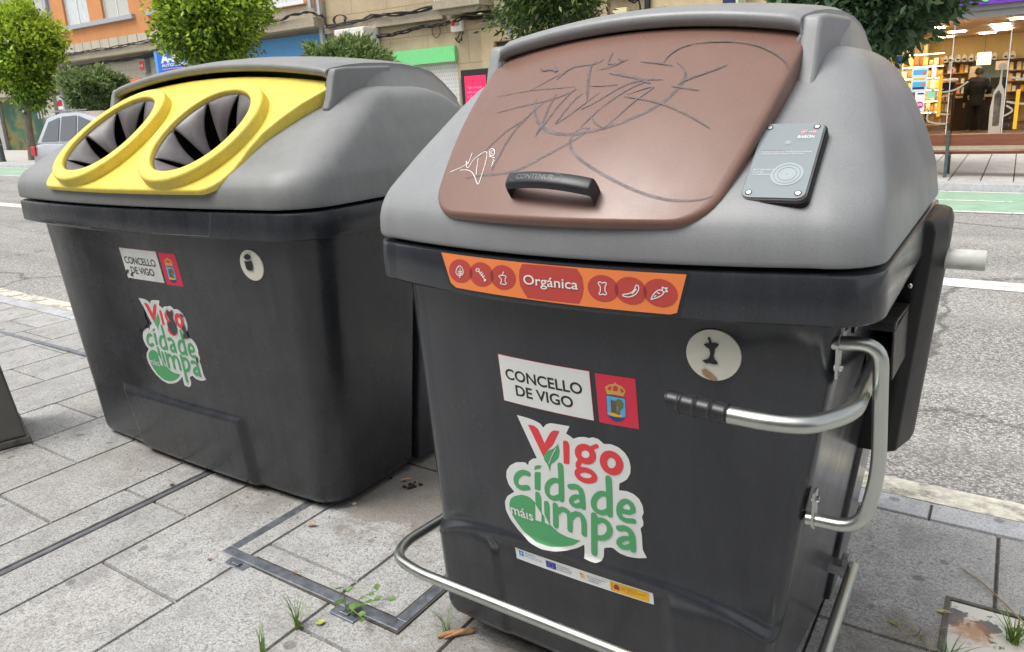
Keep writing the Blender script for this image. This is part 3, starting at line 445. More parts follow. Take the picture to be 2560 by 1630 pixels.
def make_body(p, m, root):
    zs = [p.z0 + .0, p.z0 + .004, p.z0 + .012, p.z0 + .026, p.z0 + .045] + list(np.linspace(p.z0 + .06, .30, 16)) + list(np.linspace(.31, .48, 44)) + list(np.linspace(.53, 1.15, 18))
    ins = {0: .050, 1: .030, 2: .014, 3: .004}
    R = []
    for i, z in enumerate(zs):
        q = ins.get(i, 0); o = outline(p.xL(z) + q, p.xR(z) - q, p.yF(z) + q, p.yM - q * .4, p.rF, .03, p.bow(z), 150, 8, toe=p.toe(z))
        ring = []
        for k, (x, y) in enumerate(o):
            if y < p.yF(z) + p.rF[1] * .6:
                fade = min(1, max(0, 1 - (y - body_front0(p, x, z)) / .05)); y -= p.rel(x, z) * fade
            ring.append((x, y, z))
        R.append(ring)
    v, f = loft(R); o = mk('body', v, f, m, root, 50)
    # the rear section behind the panel joint
    R = []
    for z in (p.z0 + .02, p.z0 + .05, .6, 1.15):
        R.append([(x, y, z) for x, y in outline(p.xL(z) - .006, p.xR(z) + .012, p.yM + .012, p.yB - .06 + .05 * z, .008, .06, 0, 10, 5)])
    v, f = loft(R); mk('rear_section', v, f, m, root, 50)
    b = MB(); b.box(p.xL(.1) + .03, p.xR(.1) - .03, p.yM - .03, p.yM + .03, p.z0 + .05, 1.1); b.build('joint_gasket', M['void'], root)
    for fx in (.14, .86):
        for y in (p.yF(0) + .12, p.yB - .25):
            x = lerp(p.xL(0), p.xR(0), fx); b = MB(); g = gz(x)
            b.box(x - .07, x + .07, y - .06, y + .06, g, p.z0 + .02); bevel(b.build('foot', M['black'], root), .008)
    return o

def make_collar(sp, m, root):
    prof = [(.075, 1.118), (.045, 1.104), (.006, 1.100), (.001, 1.105), (.0, 1.115), (.0, 1.184), (.003, 1.191), (.014, 1.195), (.09, 1.196)]
    R = [[(x, y, z) for x, y in outline(sp.xL + q, sp.xR - q, sp.yF + q, sp.yB - q, sp.rF, .07, sp.bow, 60, 9)] for q, z in prof]
    v, f = loft(R, True, True); return mk('collar', v, f, m, root, 40)

def make_lid(sp, m, root):
    R = []
    zs = [1.203, 1.2045, 1.208, 1.215, 1.232, 1.250, 1.262, 1.272, 1.282, 1.292, 1.303, 1.315] + list(np.linspace(1.335, sp.zt - .075, 12)) + [sp.zt - t for t in (.058, .044, .032, .022, .014, .008, .004, .0)]
    n = len(zs)
    for i, z in enumerate(zs):
        q = {0: .03, 1: .004, 2: .0015}.get(i, 0)
        yF = sp.yF + interp(z, [1.2, 1.250, 1.275, 1.295, 1.32, sp.zt - .06, sp.zt - .03, sp.zt - .012, sp.zt], [0, -.002, .004, .015, .034, sp.run, sp.run + .05, sp.run + .10, sp.run + .20])
        xi = interp(z, [1.2, 1.30, 1.40, 1.50, sp.zt - .05, sp.zt - .025, sp.zt - .01, sp.zt], [0, .012, .04, .078, .105, .130, .165, .25])
        yb = sp.yB - interp(z, [1.2, 1.28, 1.40, 1.50, sp.zt - .05, sp.zt - .02, sp.zt], [0, .01, .06, .14, .22, .30, .42])
        bow = interp(z, [1.2, 1.28, sp.zt - .03, sp.zt], [sp.bow, sp.bow, sp.bow * .6, sp.bow * .2])
        rr = tuple(interp(z, [1.2, 1.3, sp.zt], [q_, q_ * .95, .10]) for q_ in sp.rF)
        R.append([(x, y, z) for x, y in outline(sp.xL + xi + q, sp.xR - xi - q, yF + q, yb - q, rr, .09, bow, 48, 9)])
    v, f = loft(R, True, True); return mk('lid', v, f, m, root, 60)

class Fl: pass
FB = Fl(); FB.x = ((-1.060, -1.112), (-.445, -.368)); FB.p0 = (1.272, 1.283); FB.p1 = (1.69, 1.633); FB.bow = (.042, .010); FB.rise = (0., .035); FB.bulge = .020
FA = Fl(); FA.x = ((-3.385, -3.52), (-2.235, -2.10)); FA.p0 = (1.556, 1.283); FA.p1 = (2.06, 1.636); FA.bow = (.030, .010); FA.rise = (0., .055); FA.bulge = .010
FA.curve = lambda s: interp(s, [0, .13, .22, .29, .43, .56, .70, .82, .9, 1], [.0, .006, -.006, -.022, -.040, -.036, -.022, .003, .02, .03])
FB.curve = lambda s: .018 * math.sin(math.pi * min(1, max(0, s))) ** .8
for F in (FA, FB): F.L = math.hypot(F.p1[0] - F.p0[0], F.p1[1] - F.p0[1])
def flap_pt(F, x, s, off=0.):
    l = lerp(F.x[0][0], F.x[0][1], s); r = lerp(F.x[1][0], F.x[1][1], s); u = (x - (l + r) / 2) / ((r - l) / 2); c = 1 - u * u
    y = lerp(F.p0[0], F.p1[0], s) - lerp(F.bow[0], F.bow[1], s) * c; z = lerp(F.p0[1], F.p1[1], s) + lerp(F.rise[0], F.rise[1], s) * c
    b = F.bulge * 4 * s * (1 - s) + off; dy, dz = F.p1[0] - F.p0[0], F.p1[1] - F.p0[1]; n = F.L
    return (x, y - b * dz / n, z + b * dy / n)
def make_flap(F, name, m, parent, rc=.06, th=(.020, .065), nx=60, edge=.006, smax=.93, smin=0.0):
    ss = [0, .004, .012, .025, .045, .07, .10] + list(np.linspace(.135, smax, 34))
    ss = [smin + q * (smax - smin) / smax for q in ss]
    def grid(off, shrink):
        out = []
        for s in ss:
            d = (s - smin) * F.L; ins = 0
            if d < rc: ins = rc - math.sqrt(max(0, rc * rc - (rc - d) ** 2))
            cv = F.curve(s); l = lerp(F.x[0][0], F.x[0][1], s) + ins + shrink - cv; r = lerp(F.x[1][0], F.x[1][1], s) - ins - shrink + cv
            out.append([flap_pt(F, lerp(l, r, k / nx), s + (shrink / F.L if s < .3 else 0), off(s)) for k in range(nx + 1)])
        return out
    levels = [(lambda s: 0., edge), (lambda s: -edge * .35, edge * .3), (lambda s: -edge, 0.), (lambda s: -lerp(th[0], th[1], s), 0.)]
    G = [grid(o, sh) for o, sh in levels]; v = []; f = []
    base = []
    for g in G:
        base.append(len(v)); v += [p for row in g for p in row]
    W1 = nx + 1; H1 = len(ss)
    for b0, flip in ((base[0], False), (base[-1], True)):
        for i in range(H1 - 1):
            for k in range(nx):
                q = (b0 + i * W1 + k, b0 + i * W1 + k + 1, b0 + (i + 1) * W1 + k + 1, b0 + (i + 1) * W1 + k); f.append(q[::-1] if flip else q)
    per = [(0, k) for k in range(W1)] + [(i, nx) for i in range(1, H1)] + [(H1 - 1, k) for k in range(nx - 1, -1, -1)] + [(i, 0) for i in range(H1 - 2, 0, -1)]
    for a, bb in zip(base[:-1], base[1:]):
        for j in range(len(per)):
            p, q = per[j], per[(j + 1) % len(per)]
            f.append((a + p[0] * W1 + p[1], bb + p[0] * W1 + p[1], bb + q[0] * W1 + q[1], a + q[0] * W1 + q[1]))
    return fixn(mk(name, v, f, m, parent, 40))

def make_hood(m, parent, xl, xr, y0, z0, yB, rise, cut=.115, spread=.055):
    path = [(y0 + .09, z0 + .006), (y0 + .05, z0 - .004), (y0 + .018, z0 - .014), (y0 + .002, z0 - .012), (y0 - .008, z0 - .003), (y0 - .010, z0 + .008), (y0 - .004, z0 + .018), (y0 + .010, z0 + .024), (y0 + .03, z0 + .028), (y0 + .09, z0 + .038),
            (y0 + .17, z0 + .045), (y0 + .27, z0 + .047), (y0 + .38, z0 + .043), (y0 + .48, z0 + .032), (y0 + .56, z0 + .014), (y0 + .63, z0 - .025), (yB - .06, z0 - .09), (yB - .02, z0 - .19), (yB + .005, z0 - .35)]
    nx = 44; v = []; f = []
    xc = (xl + xr) / 2; hw = (xr - xl) / 2
    for j, (y, z) in enumerate(path):
        wide = .03 * min(1, max(0, (y - y0) / .3)); spr = spread * (.18 + .82 * sst(y0 + .02, y0 + .26, y))
        row = []
        drop = cut if j > 3 else cut * .55
        for (dx, dz) in ((spr + .03, drop + .05), (spr, drop), (spr * .62, drop * .72), (spr * .35, drop * .40), (.012, .030), (.004, .012)): row.append((xl - wide - dx + .004, y + (.0 if j > 3 else 0), z - dz))
        for k in range(nx + 1):
            x = lerp(xl - wide, xr + wide, k / nx); u = (x - xc) / (hw + wide); e = max(0, abs(u) - .965) / .035
            row.append((x, y, z + rise * (1 - u * u) - .006 * e * e))
        for (dx, dz) in ((.004, .012), (.012, .030), (spr * .35, drop * .40), (spr * .62, drop * .72), (spr, drop), (spr + .03, drop + .05)): row.append((xr + wide + dx - .004, y, z - dz))
        v += row
    W1 = nx + 13
    for j in range(len(path) - 1):
        for k in range(W1 - 1): f.append((j * W1 + k, j * W1 + k + 1, (j + 1) * W1 + k + 1, (j + 1) * W1 + k))
    o = mk('hood', v, f, m, parent, 60)
    so_ = o.modifiers.new('shell', 'SOLIDIFY'); so_.thickness = .006; so_.offset = -1
    for sg, xe_ in ((-1, xl), (1, xr)):
        b = MB(); b.prism([(y0 - .052, z0 - .128), (y0 - .030, z0 - .085), (y0 - .008, z0 - .010), (y0 + .004, z0 + .016), (y0 + .06, z0 + .022), (y0 + .30, z0 + .03), (y0 + .30, z0 - .10), (y0 + .05, z0 - .17)], 'x', xe_ + sg * .002, xe_ + sg * .040)
        q = b.build('cheek', m, parent); bevel(q, .009, 4, 30); q.data.polygons.foreach_set('use_smooth', [True] * len(q.data.polygons)); q.data.set_sharp_from_angle(angle=rad(40))
    return o

def collar_pt(sp, x, z, off=0.):
    u = (x - (sp.xL + sp.xR) / 2) / ((sp.xR - sp.xL) / 2); return (x, sp.yF - sp.bow * max(0, 1 - u * u) - off, z)

# ---- stickers: flat shapes laid on a curved wall
def lay(polys, name, m, parent, fn, off, step=.009):
    """polys: 2-D outlines; each is filled, cut into strips so that it can follow the wall, and laid off mm in front"""
    bm = bmesh.new()
    for i, pl in enumerate(polys):
        b2 = bmesh.new(); vs = [b2.verts.new((p[0], 0, p[1])) for p in pl]
        for tri in tessellate_polygon([[Vector((p[0], p[1], 0)) for p in pl]]):
            if len(set(tri)) == 3: b2.faces.new([vs[k] for k in tri])
        xs = [p[0] for p in pl]; zs = [p[1] for p in pl]
        for ax, lo, hi in ((0, min(xs), max(xs)), (2, min(zs), max(zs))):
            st = step if ax == 0 else step * 1.4
            c = math.floor(lo / st) * st + st
            while c < hi:
                no = (1, 0, 0) if ax == 0 else (0, 0, 1); pt = (c, 0, 0) if ax == 0 else (0, 0, c)
                bmesh.ops.bisect_plane(b2, geom=b2.verts[:] + b2.edges[:] + b2.faces[:], plane_co=pt, plane_no=no); c += st
        mp = {}
        for v in b2.verts: mp[v] = bm.verts.new(fn(v.co.x, v.co.z, off + i * .00004))
        for fa in b2.faces: bm.faces.new([mp[v] for v in fa.verts])
        b2.free()
    me = bpy.data.meshes.new(name); bm.to_mesh(me); bm.free()
    o = bpy.data.objects.new(name, me); C.objects.link(o); me.materials.append(m); attach(o, parent); return o

def soften(pl):
    """round the blunt corners of an outline, keep the sharp tips"""
    q = []; n = len(pl)
    for i in range(n):
        a, b, c = Vector(pl[i - 1]), Vector(pl[i]), Vector(pl[(i + 1) % n]); u, w = a - b, c - b
        if u.length < 1e-7 or w.length < 1e-7: continue
        if u.angle(w) < rad(95): q.append(tuple(b)); continue
        for k in (.25, .1): q.append(tuple(b + u * k + (w * (.02 if k < .2 else 0))))
        for k in (.1, .25): q.append(tuple(b + w * k + (u * (.02 if k < .2 else 0))))
    return q
def smooth_line(pts, it=2):
    if len(pts) < 3: return pts
    closed = abs(pts[0][0] - pts[-1][0]) + abs(pts[0][1] - pts[-1][1]) < 1e-6
    for _ in range(it):
        q = []
        n = len(pts)
        for i in range(n - 1):
            a, b = pts[i], pts[i + 1]
            q += [(a[0] * .75 + b[0] * .25, a[1] * .75 + b[1] * .25), (a[0] * .25 + b[0] * .75, a[1] * .25 + b[1] * .75)]
        pts = ([pts[0]] + q + [pts[-1]]) if not closed else q + [q[0]]
    return pts
def ribbons(lines, widths, name, m, parent, fn, off, sx=1.0, smooth=2, taper=False, cap=True):
    v, f = [], []
    for li, pts in enumerate(lines):
        w = widths if isinstance(widths, (int, float)) else widths[li % len(widths)]
        pts = smooth_line([tuple(p) for p in pts], smooth); n = len(pts); o_ = off + li * .00006
        closed = abs(pts[0][0] - pts[-1][0]) + abs(pts[0][1] - pts[-1][1]) < 1e-6
        ptsm = [(p[0], p[1] * sx) for p in pts]
        dirs = []
        for i in range(n):
            a = ptsm[i - 1] if i > 0 else (ptsm[-2] if closed else ptsm[0]); b = ptsm[i + 1] if i < n - 1 else (ptsm[1] if closed else ptsm[-1])
            d = (b[0] - a[0], b[1] - a[1]); l = math.hypot(*d) or 1; dirs.append((d[0] / l, d[1] / l))
        def put(x, y): v.append(fn(x, y / sx, o_)); return len(v) - 1
        rows = []
        for i in range(n):
            ww = w / 2 * (1 if not taper else min(1, .35 + 3.0 * min(i, n - 1 - i) / n))
            dx, dy = dirs[i]; x, y = ptsm[i]
            rows.append((put(x - dy * ww, y + dx * ww), put(x + dy * ww, y - dx * ww), ww))
        for i in range(n - 1): f.append((rows[i][0], rows[i][1], rows[i + 1][1], rows[i + 1][0]))
        if cap and not closed:
            for i, sg in ((0, -1), (n - 1, 1)):
                dx, dy = dirs[i]; x, y = ptsm[i]; ww = rows[i][2]; fan = [rows[i][0]]
                for k in range(1, 6):
                    a = math.pi * k / 6; fan.append(put(x - dy * ww * math.cos(a) + sg * dx * ww * math.sin(a), y + dx * ww * math.cos(a) + sg * dy * ww * math.sin(a)))
                fan.append(rows[i][1]); f.append(tuple(fan) if sg > 0 else tuple(fan[::-1]))
    return mk(name, v, f, m, parent)

_tx = {}
def text_geo(s, bold=0.0, shear=0.0, res=4):
    key = (s, bold, shear, res)
    if key not in _tx:
        cu = bpy.data.curves.new('text', 'FONT'); cu.body = s; cu.offset = bold; cu.shear = shear; cu.resolution_u = res; cu.fill_mode = 'FRONT'; cu.extrude = 0
        ob = bpy.data.objects.new('text', cu)
        me = ob.to_mesh(); vs = [(v.co.x, v.co.y) for v in me.vertices]; fs = [tuple(p.vertices) for p in me.polygons]
        ob.to_mesh_clear(); bpy.data.objects.remove(ob); bpy.data.curves.remove(cu); _tx[key] = (vs, fs)
    return _tx[key]
def letter(name, s, x0, x1, zb, m, parent, fn, off, height=None, bold=0.0, shear=0.0, tilt=0.0, hbox=None):
    """lettering that fills x0..x1 with its baseline at zb; height: of a capital (else in proportion)"""
    vs, fs = text_geo(s, bold, shear)
    ax, bx = min(v[0] for v in vs), max(v[0] for v in vs); sx = (x1 - x0) / (bx - ax)
    cap = max(v[1] for v in text_geo(hbox or 'H', bold)[0]); sz = (height / cap) if height else sx
    v = [fn(x0 + (p[0] - ax) * sx, zb + p[1] * sz + tilt * (p[0] - ax) * sx, off) for p in vs]
    return mk(name, v, fs, m, parent)

SB = P(); SB.xL, SB.xR, SB.yF, SB.yB, SB.rF, SB.bow, SB.zt, SB.run = -1.318, -.165, 1.35, 2.42, (.085, .105), .10, 1.60, .30
SA = P(); SA.xL, SA.xR, SA.yF, SA.yB, SA.rF, SA.bow, SA.zt, SA.run = -3.80, -1.875, 1.62, 2.78, (.06, .17), .08, 1.605, .40
rootB = empty('waste_container', (-.75, 1.9, gz(-.75)), 'dark grey street container with a scribbled brown flap, orange label and chrome lever', 'waste container')
rootA = empty('waste_container', (-2.8, 2.2, gz(-2.8)), 'wide dark grey street container with a yellow panel and two round rubber intakes', 'waste container')
bodyB = make_body(PB, M['body'], rootB); make_collar(SB, M['body'], rootB); lidB = make_lid(SB, M['lid'], rootB)
bodyA = make_body(PA, M['bodyA'], rootA); collA = make_collar(SA, M['bodyA'], rootA); lidA = make_lid(SA, M['lidA'], rootA)
make_hood(M['lid'], lidB, -1.098, -.381, 1.637, 1.627, 2.42, .036)
make_hood(M['lidA'], lidA, -3.50, -2.11, 2.00, 1.643, 2.78, .058, .12, .07)

# ---- brown flap, its handle and the scribbles on it
flapB = tag(make_flap(FB, 'flap', M['brown'], rootB), 'brown flap scribbled over with dark marker')
fB = lambda x, s, off: flap_pt(FB, x, s, off)
ribbons(D['graf'], [0.0065, 0.0061, 0.0080, 0.0072, 0.0068, 0.0036, 0.0048, 0.0061, 0.0051, 0.0058, 0.0048, 0.0059, 0.0054, 0.0048, 0.0055, 0.0065, 0.0075, 0.0043, 0.0064, 0.0051, 0.0047, 0.0055, 0.0068, 0.0031, 0.0044, 0.0034, 0.0048, 0.0047], 'marker_print', M['marker'], flapB, fB, .0006, FB.L, 2, True)
ribbons(D['tag'], .0016, 'pen_print', M['paint_pen'], flapB, fB, .0009, FB.L, 2)
def handle():
    x0, x1, s0, s1 = -.856, -.640, .108, .086
    sec = [(-.0165, -.006), (-.0135, .004), (-.008, .0072), (.008, .0072), (.0135, .004), (.0165, -.006), (.010, -.009), (-.010, -.009)]
    v, n = [], 34
    for i in range(n + 1):
        t = i / n; e = abs(2 * t - 1); x = lerp(x0, x1, t); s = lerp(s0, s1, t)
        h = .043 - .013 * e ** 2 - (.034 * max(0, (e - .86) / .14) ** 2.0); fat = 1 + .05 * e
        x += (1 if t < .5 else -1) * .012 * max(0, (e - .9) / .1)
        for a, c in sec: v.append(flap_pt(FB, x, s + a * fat / FB.L, h + c * (1 + .5 * max(0, (e - .85) / .15))))
    f = [(i * 8 + k, i * 8 + (k + 1) % 8, (i + 1) * 8 + (k + 1) % 8, (i + 1) * 8 + k) for i in range(n) for k in range(8)] + [tuple(range(8)), tuple(n * 8 + k for k in range(8))]
    o = fixn(mk('handle', v, f, M['grip'], flapB, 45)); bevel(o, .002)
    def hp(x, z, off):
        t = (x - x0) / (x1 - x0); e = abs(2 * t - 1); return flap_pt(FB, x, lerp(s0, s1, t) + z / FB.L, .043 - .013 * e * e + .0074 + off)
    letter('maker_lettering', 'CONTENUR', -.816, -.727, -.0055, flat('handle_emboss', (.17, .175, .18), .4), flapB, hp, .0004, .0105, .008)
    ribbons([[(-.826, -.0078), (-.72, -.0078), (-.712, -.004), (-.712, .006), (-.72, .0088), (-.826, .0088), (-.833, .005), (-.833, -.004), (-.826, -.0078)]], .0009, 'lettering_border', flat('handle_emboss_line', (.12, .125, .13), .4), flapB, hp, .0004, 1, 0)
handle()

# ---- stickers on the organic container
wB = lambda x, z, off: body_front(PB, x, z, off)
def fnA(x, z, off): return body_front(PA, x, z, off)
def b2a(x, z): return (-2.914 + (x + .903) * 1.04, .821 + (z - .808) * 1.048)
def rect(x0, x1, z0, z1): return [(x0, z0), (x1, z0), (x1, z1), (x0, z1)]
def council(fn, root, cx0, cx1, cz0, cz1, tx0, tx1, tz0, tz1, T, white, kk):
    s = lay([rect(cx0 - .0012, cx1 + .0012, cz0 - .0012, cz1 + .0012)], 'council_sticker', M['crestred'], root, fn, .0008)
    tag(s, 'white sticker lettered CONCELLO DE VIGO')
    lay([rect(cx0, cx1, cz0, cz1)], 'backing', white, s, fn, .0012)
    w, h = cx1 - cx0, cz1 - cz0
    letter('lettering', 'CONCELLO', cx0 + .062 * w, cx1 - .085 * w, cz0 + .505 * h, M['ink'], s, fn, .0016, .225 * h, .020)
    letter('lettering', 'DE VIGO', cx0 + .165 * w, cx1 - .195 * w, cz0 + .185 * h, M['ink'], s, fn, .0016, .225 * h, .020)
    c = lay([rect(tx0, tx1, tz0, tz1)], 'crest_sticker', M['crestred'], root, fn, .0008)
    tag(c, 'red sticker with a crowned coat of arms')
    lay([T(D['shield'])], 'shield_rim', M['ink'], c, fn, .0011); q = T(D['shield']); mx = sum(p[0] for p in q) / len(q); mz = sum(p[1] for p in q) / len(q)
    lay([[(mx + (p[0] - mx) * .95, mz + (p[1] - mz) * .96) for p in q]], 'shield', M['blue'], c, fn, .0014)
    lay([T(D['sand'])], 'sand', M['amber'], c, fn, .0017); lay([T(D['waves'])], 'waves', M['navyink'], c, fn, .0018)
    o = lay([T(D['castle'][0])], 'castle', M['brownink'], c, fn, .0020); lay([T(D['castle'][1])], 'tree', M['olive'], c, fn, .0021)
    lay([T(D['crown'])], 'crown', M['gold'], c, fn, .0014); lay([T(l) for l in D['crown_in']], 'crown_print', M['crestred'], c, fn, .0018)
    return s, c
council(wB, rootB, -.9425, -.7045, .8345, .9515, -.6915, -.6025, .8325, .9500, lambda l: l, M['white'], 1)
def crestA(l): return [(-2.683 + (p[0] + .6885) * 1.16, .8945 + (p[1] - .833) * 1.10) for p in l]
sA, cA = council(fnA, rootA, -2.955, -2.700, .8995, 1.026, -2.686, -2.583, .8945, 1.0240, crestA, M['whiteA'], 1)

def logo(fn, root, T, white, label):
    s = tag(lay([soften(T(D['logo_back']))], 'slogan_sticker', white, root, fn, .0008), label)
    for l in D['logo_red']: lay([soften(T(l))], 'lettering', M['red'], s, fn, .0012)
    for l in D['logo_green']: lay([soften(T(l))], 'logo_print', M['green'], s, fn, .0012)
    w = .0148
    ribbons([T(l) for l in D['str_red']], [.0165, .0105, .0125, .0140, .0175], 'lettering', M['red'], s, fn, .0014, 1, 1)
    ribbons([T(l) for l in D['str_green']], [.0150, .0150, .0140, .0150, .0130, .0150, .0140, .0130, .0150, .0140, .0140, .0155, .0140, .0150, .0135], 'lettering', M['green'], s, fn, .0014, 1, 1)
    for l in D['logo_white2']: lay([T(l)], 'lettering', white, s, fn, .0022)
    ribbons([T(D['vein'])], .0016, 'leaf_vein', white, s, fn, .0026, 1, 1)
    a, b = T([D['mais'][0]])[0], T([D['mais'][1]])[0]
    letter('lettering', 'má\u0131s', a[0], b[0] - .001, a[1] + .001, white, s, fn, .0024, None, .012)
    return s
logo(wB, rootB, lambda l: l, M['white'], 'whole white sticker with the slogan Vigo cidade máis limpa')
lA = logo(fnA, rootA, lambda l: [b2a(*p) for p in l], M['whiteA'], 'torn white sticker with the slogan Vigo cidade máis limpa')
for l in D['torn']: lay([l], 'torn_print', M['bodyA'], lA, fnA, .0036)
for l in D['torn2']: lay([l], 'torn_print', M['bodyA'], sA, fnA, .0030)

def strip():
    x0, x1, z0, z1 = -.9700, -.5960, .3765, .4115; e = D['eu']
    s = tag(lay([rect(x0, x1, z0, z1)], 'funding_sticker', M['white'], rootB, wB, .0008), 'narrow white sticker with a row of funding logos')
    lay([rect(-.9595, -.9455, .3905, .4065)], 'emblem', flat('xunta_blue', (.05, .22, .62)), s, wB, .0012)
    ribbons([[(-.9525, .393), (-.9525, .404)], [(-.9565, .399), (-.9485, .399)]], .0016, 'cross_print', M['white'], s, wB, .0016, 1, 0)
    lb = flat('logo_blue', (.10, .24, .55))
    letter('lettering', 'XUNTA', -.9415, -.9095, .4000, lb, s, wB, .0012, .0058, .002); letter('lettering', 'DE GALICIA', -.9415, -.8905, .3920, lb, s, wB, .0012, .0058, .002)
    lay([rect(-.879, -.850, .3850, .4045)], 'flag', M['eublue'], s, wB, .0012)
    lay([[(-.8645 + .0068 * math.cos(a * math.pi / 6) + .0012 * math.cos(k * math.pi / 2), .3947 + .0068 * math.sin(a * math.pi / 6) + .0012 * math.sin(k * math.pi / 2)) for k in range(4)] for a in range(12)], 'star_print', M['amber'], s, wB, .0016)
    for k, tx in enumerate(('Financiado por', 'la Unión Europea', 'NextGenerationEU')): letter('lettering', tx, -.8470, -.8470 + (.036, .042, .040)[k], .3995 - .0062 * k, M['navyink'], s, wB, .0012, .0042, .004)
    letter('lettering', 'T', -.7840, -.7760, .3880, M['red'], s, wB, .0012, .0140, .03); letter('lettering', 'R', -.7770, -.7680, .3880, M['amber'], s, wB, .0013, .0140, .03)
    for k, tx in enumerate(('Plan de Recuperación,', 'Transformación', 'y Resiliencia')): letter('lettering', tx, -.7640, -.7640 + (.050, .036, .030)[k], .3975 - .0062 * k, M['navyink'], s, wB, .0012, .0042, .004)
    lay([rect(-.7030, -.6060, .3800, .4075)], 'yellow_field', M['amber'], s, wB, .0012)
    lay([rect(-.6990, -.6975, .3835, .4045), rect(-.6600, -.6594, .3830, .4050)], 'bar_print', M['brownink'], s, wB, .0016)
    lay([[(-.693, .387), (-.680, .387), (-.679, .396), (-.683, .402), (-.690, .402), (-.694, .396)]], 'coat_of_arms', flat('arms_red', (.35, .07, .05), var=.3), s, wB, .0016)
    for k in range(2): letter('lettering', ('GOBIERNO', 'DE ESPAÑA')[k], -.6765, -.6640, .3965 - .0055 * k, M['brownink'], s, wB, .0016, .0028, .004)
    for k in range(3): letter('lettering', ('MINISTERIO', 'PARA LA TRANSICIÓN', 'ECOLÓGICA')[k], -.6570, (-.6360, -.6150, -.6380)[k], .3985 - .0050 * k, M['brownink'], s, wB, .0016, .0028, .004)
strip()

def disc(root, fn, p, cx, cz, rx, rz, label):
    v, f, n = [], [], 56; mz = body_front(p, cx, cz)[1]
    for off in (.0003, .0035, .0042):
        q = 1 if off < .004 else .985
        for k in range(n):
            a = 2 * math.pi * k / n; v.append(fn(cx + rx * q * math.cos(a), cz + rz * q * math.sin(a), off))
    for j in (0, 1):
        for k in range(n): f.append((j * n + k, j * n + (k + 1) % n, (j + 1) * n + (k + 1) % n, (j + 1) * n + k))
    f.append(tuple(2 * n + k for k in range(n))); return tag(mk('tactile_disc', v, f, M['cream'], root), label)
d1 = disc(rootB, wB, PB, -.4455, 1.0200, .0500, .0535, 'round cream disc showing a black apple core')
lay([D['apple']], 'apple_print', M['ink'], d1, wB, .0062); lay([D['apple_stain']], 'stain', M['stain'], d1, wB, .0060)
d2 = disc(rootA, fnA, PA, -2.1805, 1.0045, .0530, .0560, 'round cream disc showing a black drinks can')
for l in D['can']: lay([l], 'can_print', M['ink'], d2, fnA, .0075)

# ---- orange label on the collar
cB = lambda x, z, off: collar_pt(SB, x, z, off)
def label():
    zx = lambda l, k=1.0: [(p[0], min(p[1], 1.1945 if k else 9)) for p in l]
    def inset(l, d): cx = sum(p[0] for p in l) / len(l); cz = sum(p[1] for p in l) / len(l); return [(p[0] + (d if p[0] < cx else -d), p[1] + (d * .6 if p[1] < cz else -d * .6)) for p in l]
    q = [(-1.052, 1.1935), (-.471, 1.1915), (-.488, 1.1115), (-.5, 1.1075), (-1.012, 1.1115), (-1.028, 1.1200)]
    s = tag(lay([q], 'label_frame', M['ink'], rootB, cB, .0006), 'dark recessed frame of the orange label')
    s2 = tag(lay([inset(q, .0055)], 'content_label', M['orange'], rootB, cB, .0012), 'orange label lettered Orgánica between white food icons')
    zt = lambda z: lerp(1.1145, 1.1880, (z - 1.112) / (1.201 - 1.112))
    F = lambda l: [(p[0], zt(p[1])) for p in l]
    lay([F(D['lab_big'])], 'red_circle', M['labred'], s2, cB, .0016)
    for l in D['lab_small']: lay([F(l)], 'red_circle', M['labred'], s2, cB, .0016 + .0001 * D['lab_small'].index(l))
    for l in D['lab_lens']: lay([F(l)], 'overlap_print', M['lablens'], s2, cB, .0024)
    for a_, b_, nm_ in ((0, 4, 'leaf_icon'), (4, 10, 'fishbone_icon'), (10, 12, 'apple_icon'), (12, 13, 'bone_icon'), (13, 15, 'banana_icon'), (15, 19, 'carrot_icon')): ribbons([F(l) for l in D['lab_icons'][a_:b_]], .0021, nm_, M['white'], s2, cB, .0028, 1, 1)
    letter('lettering', 'Orgánica', -.8145, -.6880, zt(1.1490), M['white'], s2, cB, .0028, .0195, .009)
label()
# blank label field moulded in the other collar
cA_ = lambda x, z, off: collar_pt(SA, x, z, off)
ribbons([[(-3.425, 1.192), (-3.378, 1.113), (-3.36, 1.1085), (-2.32, 1.1085), (-2.305, 1.113), (-2.288, 1.192)]], .0026, 'label_field_edge', plastic('moulded_edge', (.13, .133, .138), .35), collA, cA_, .0012, 1, 1)

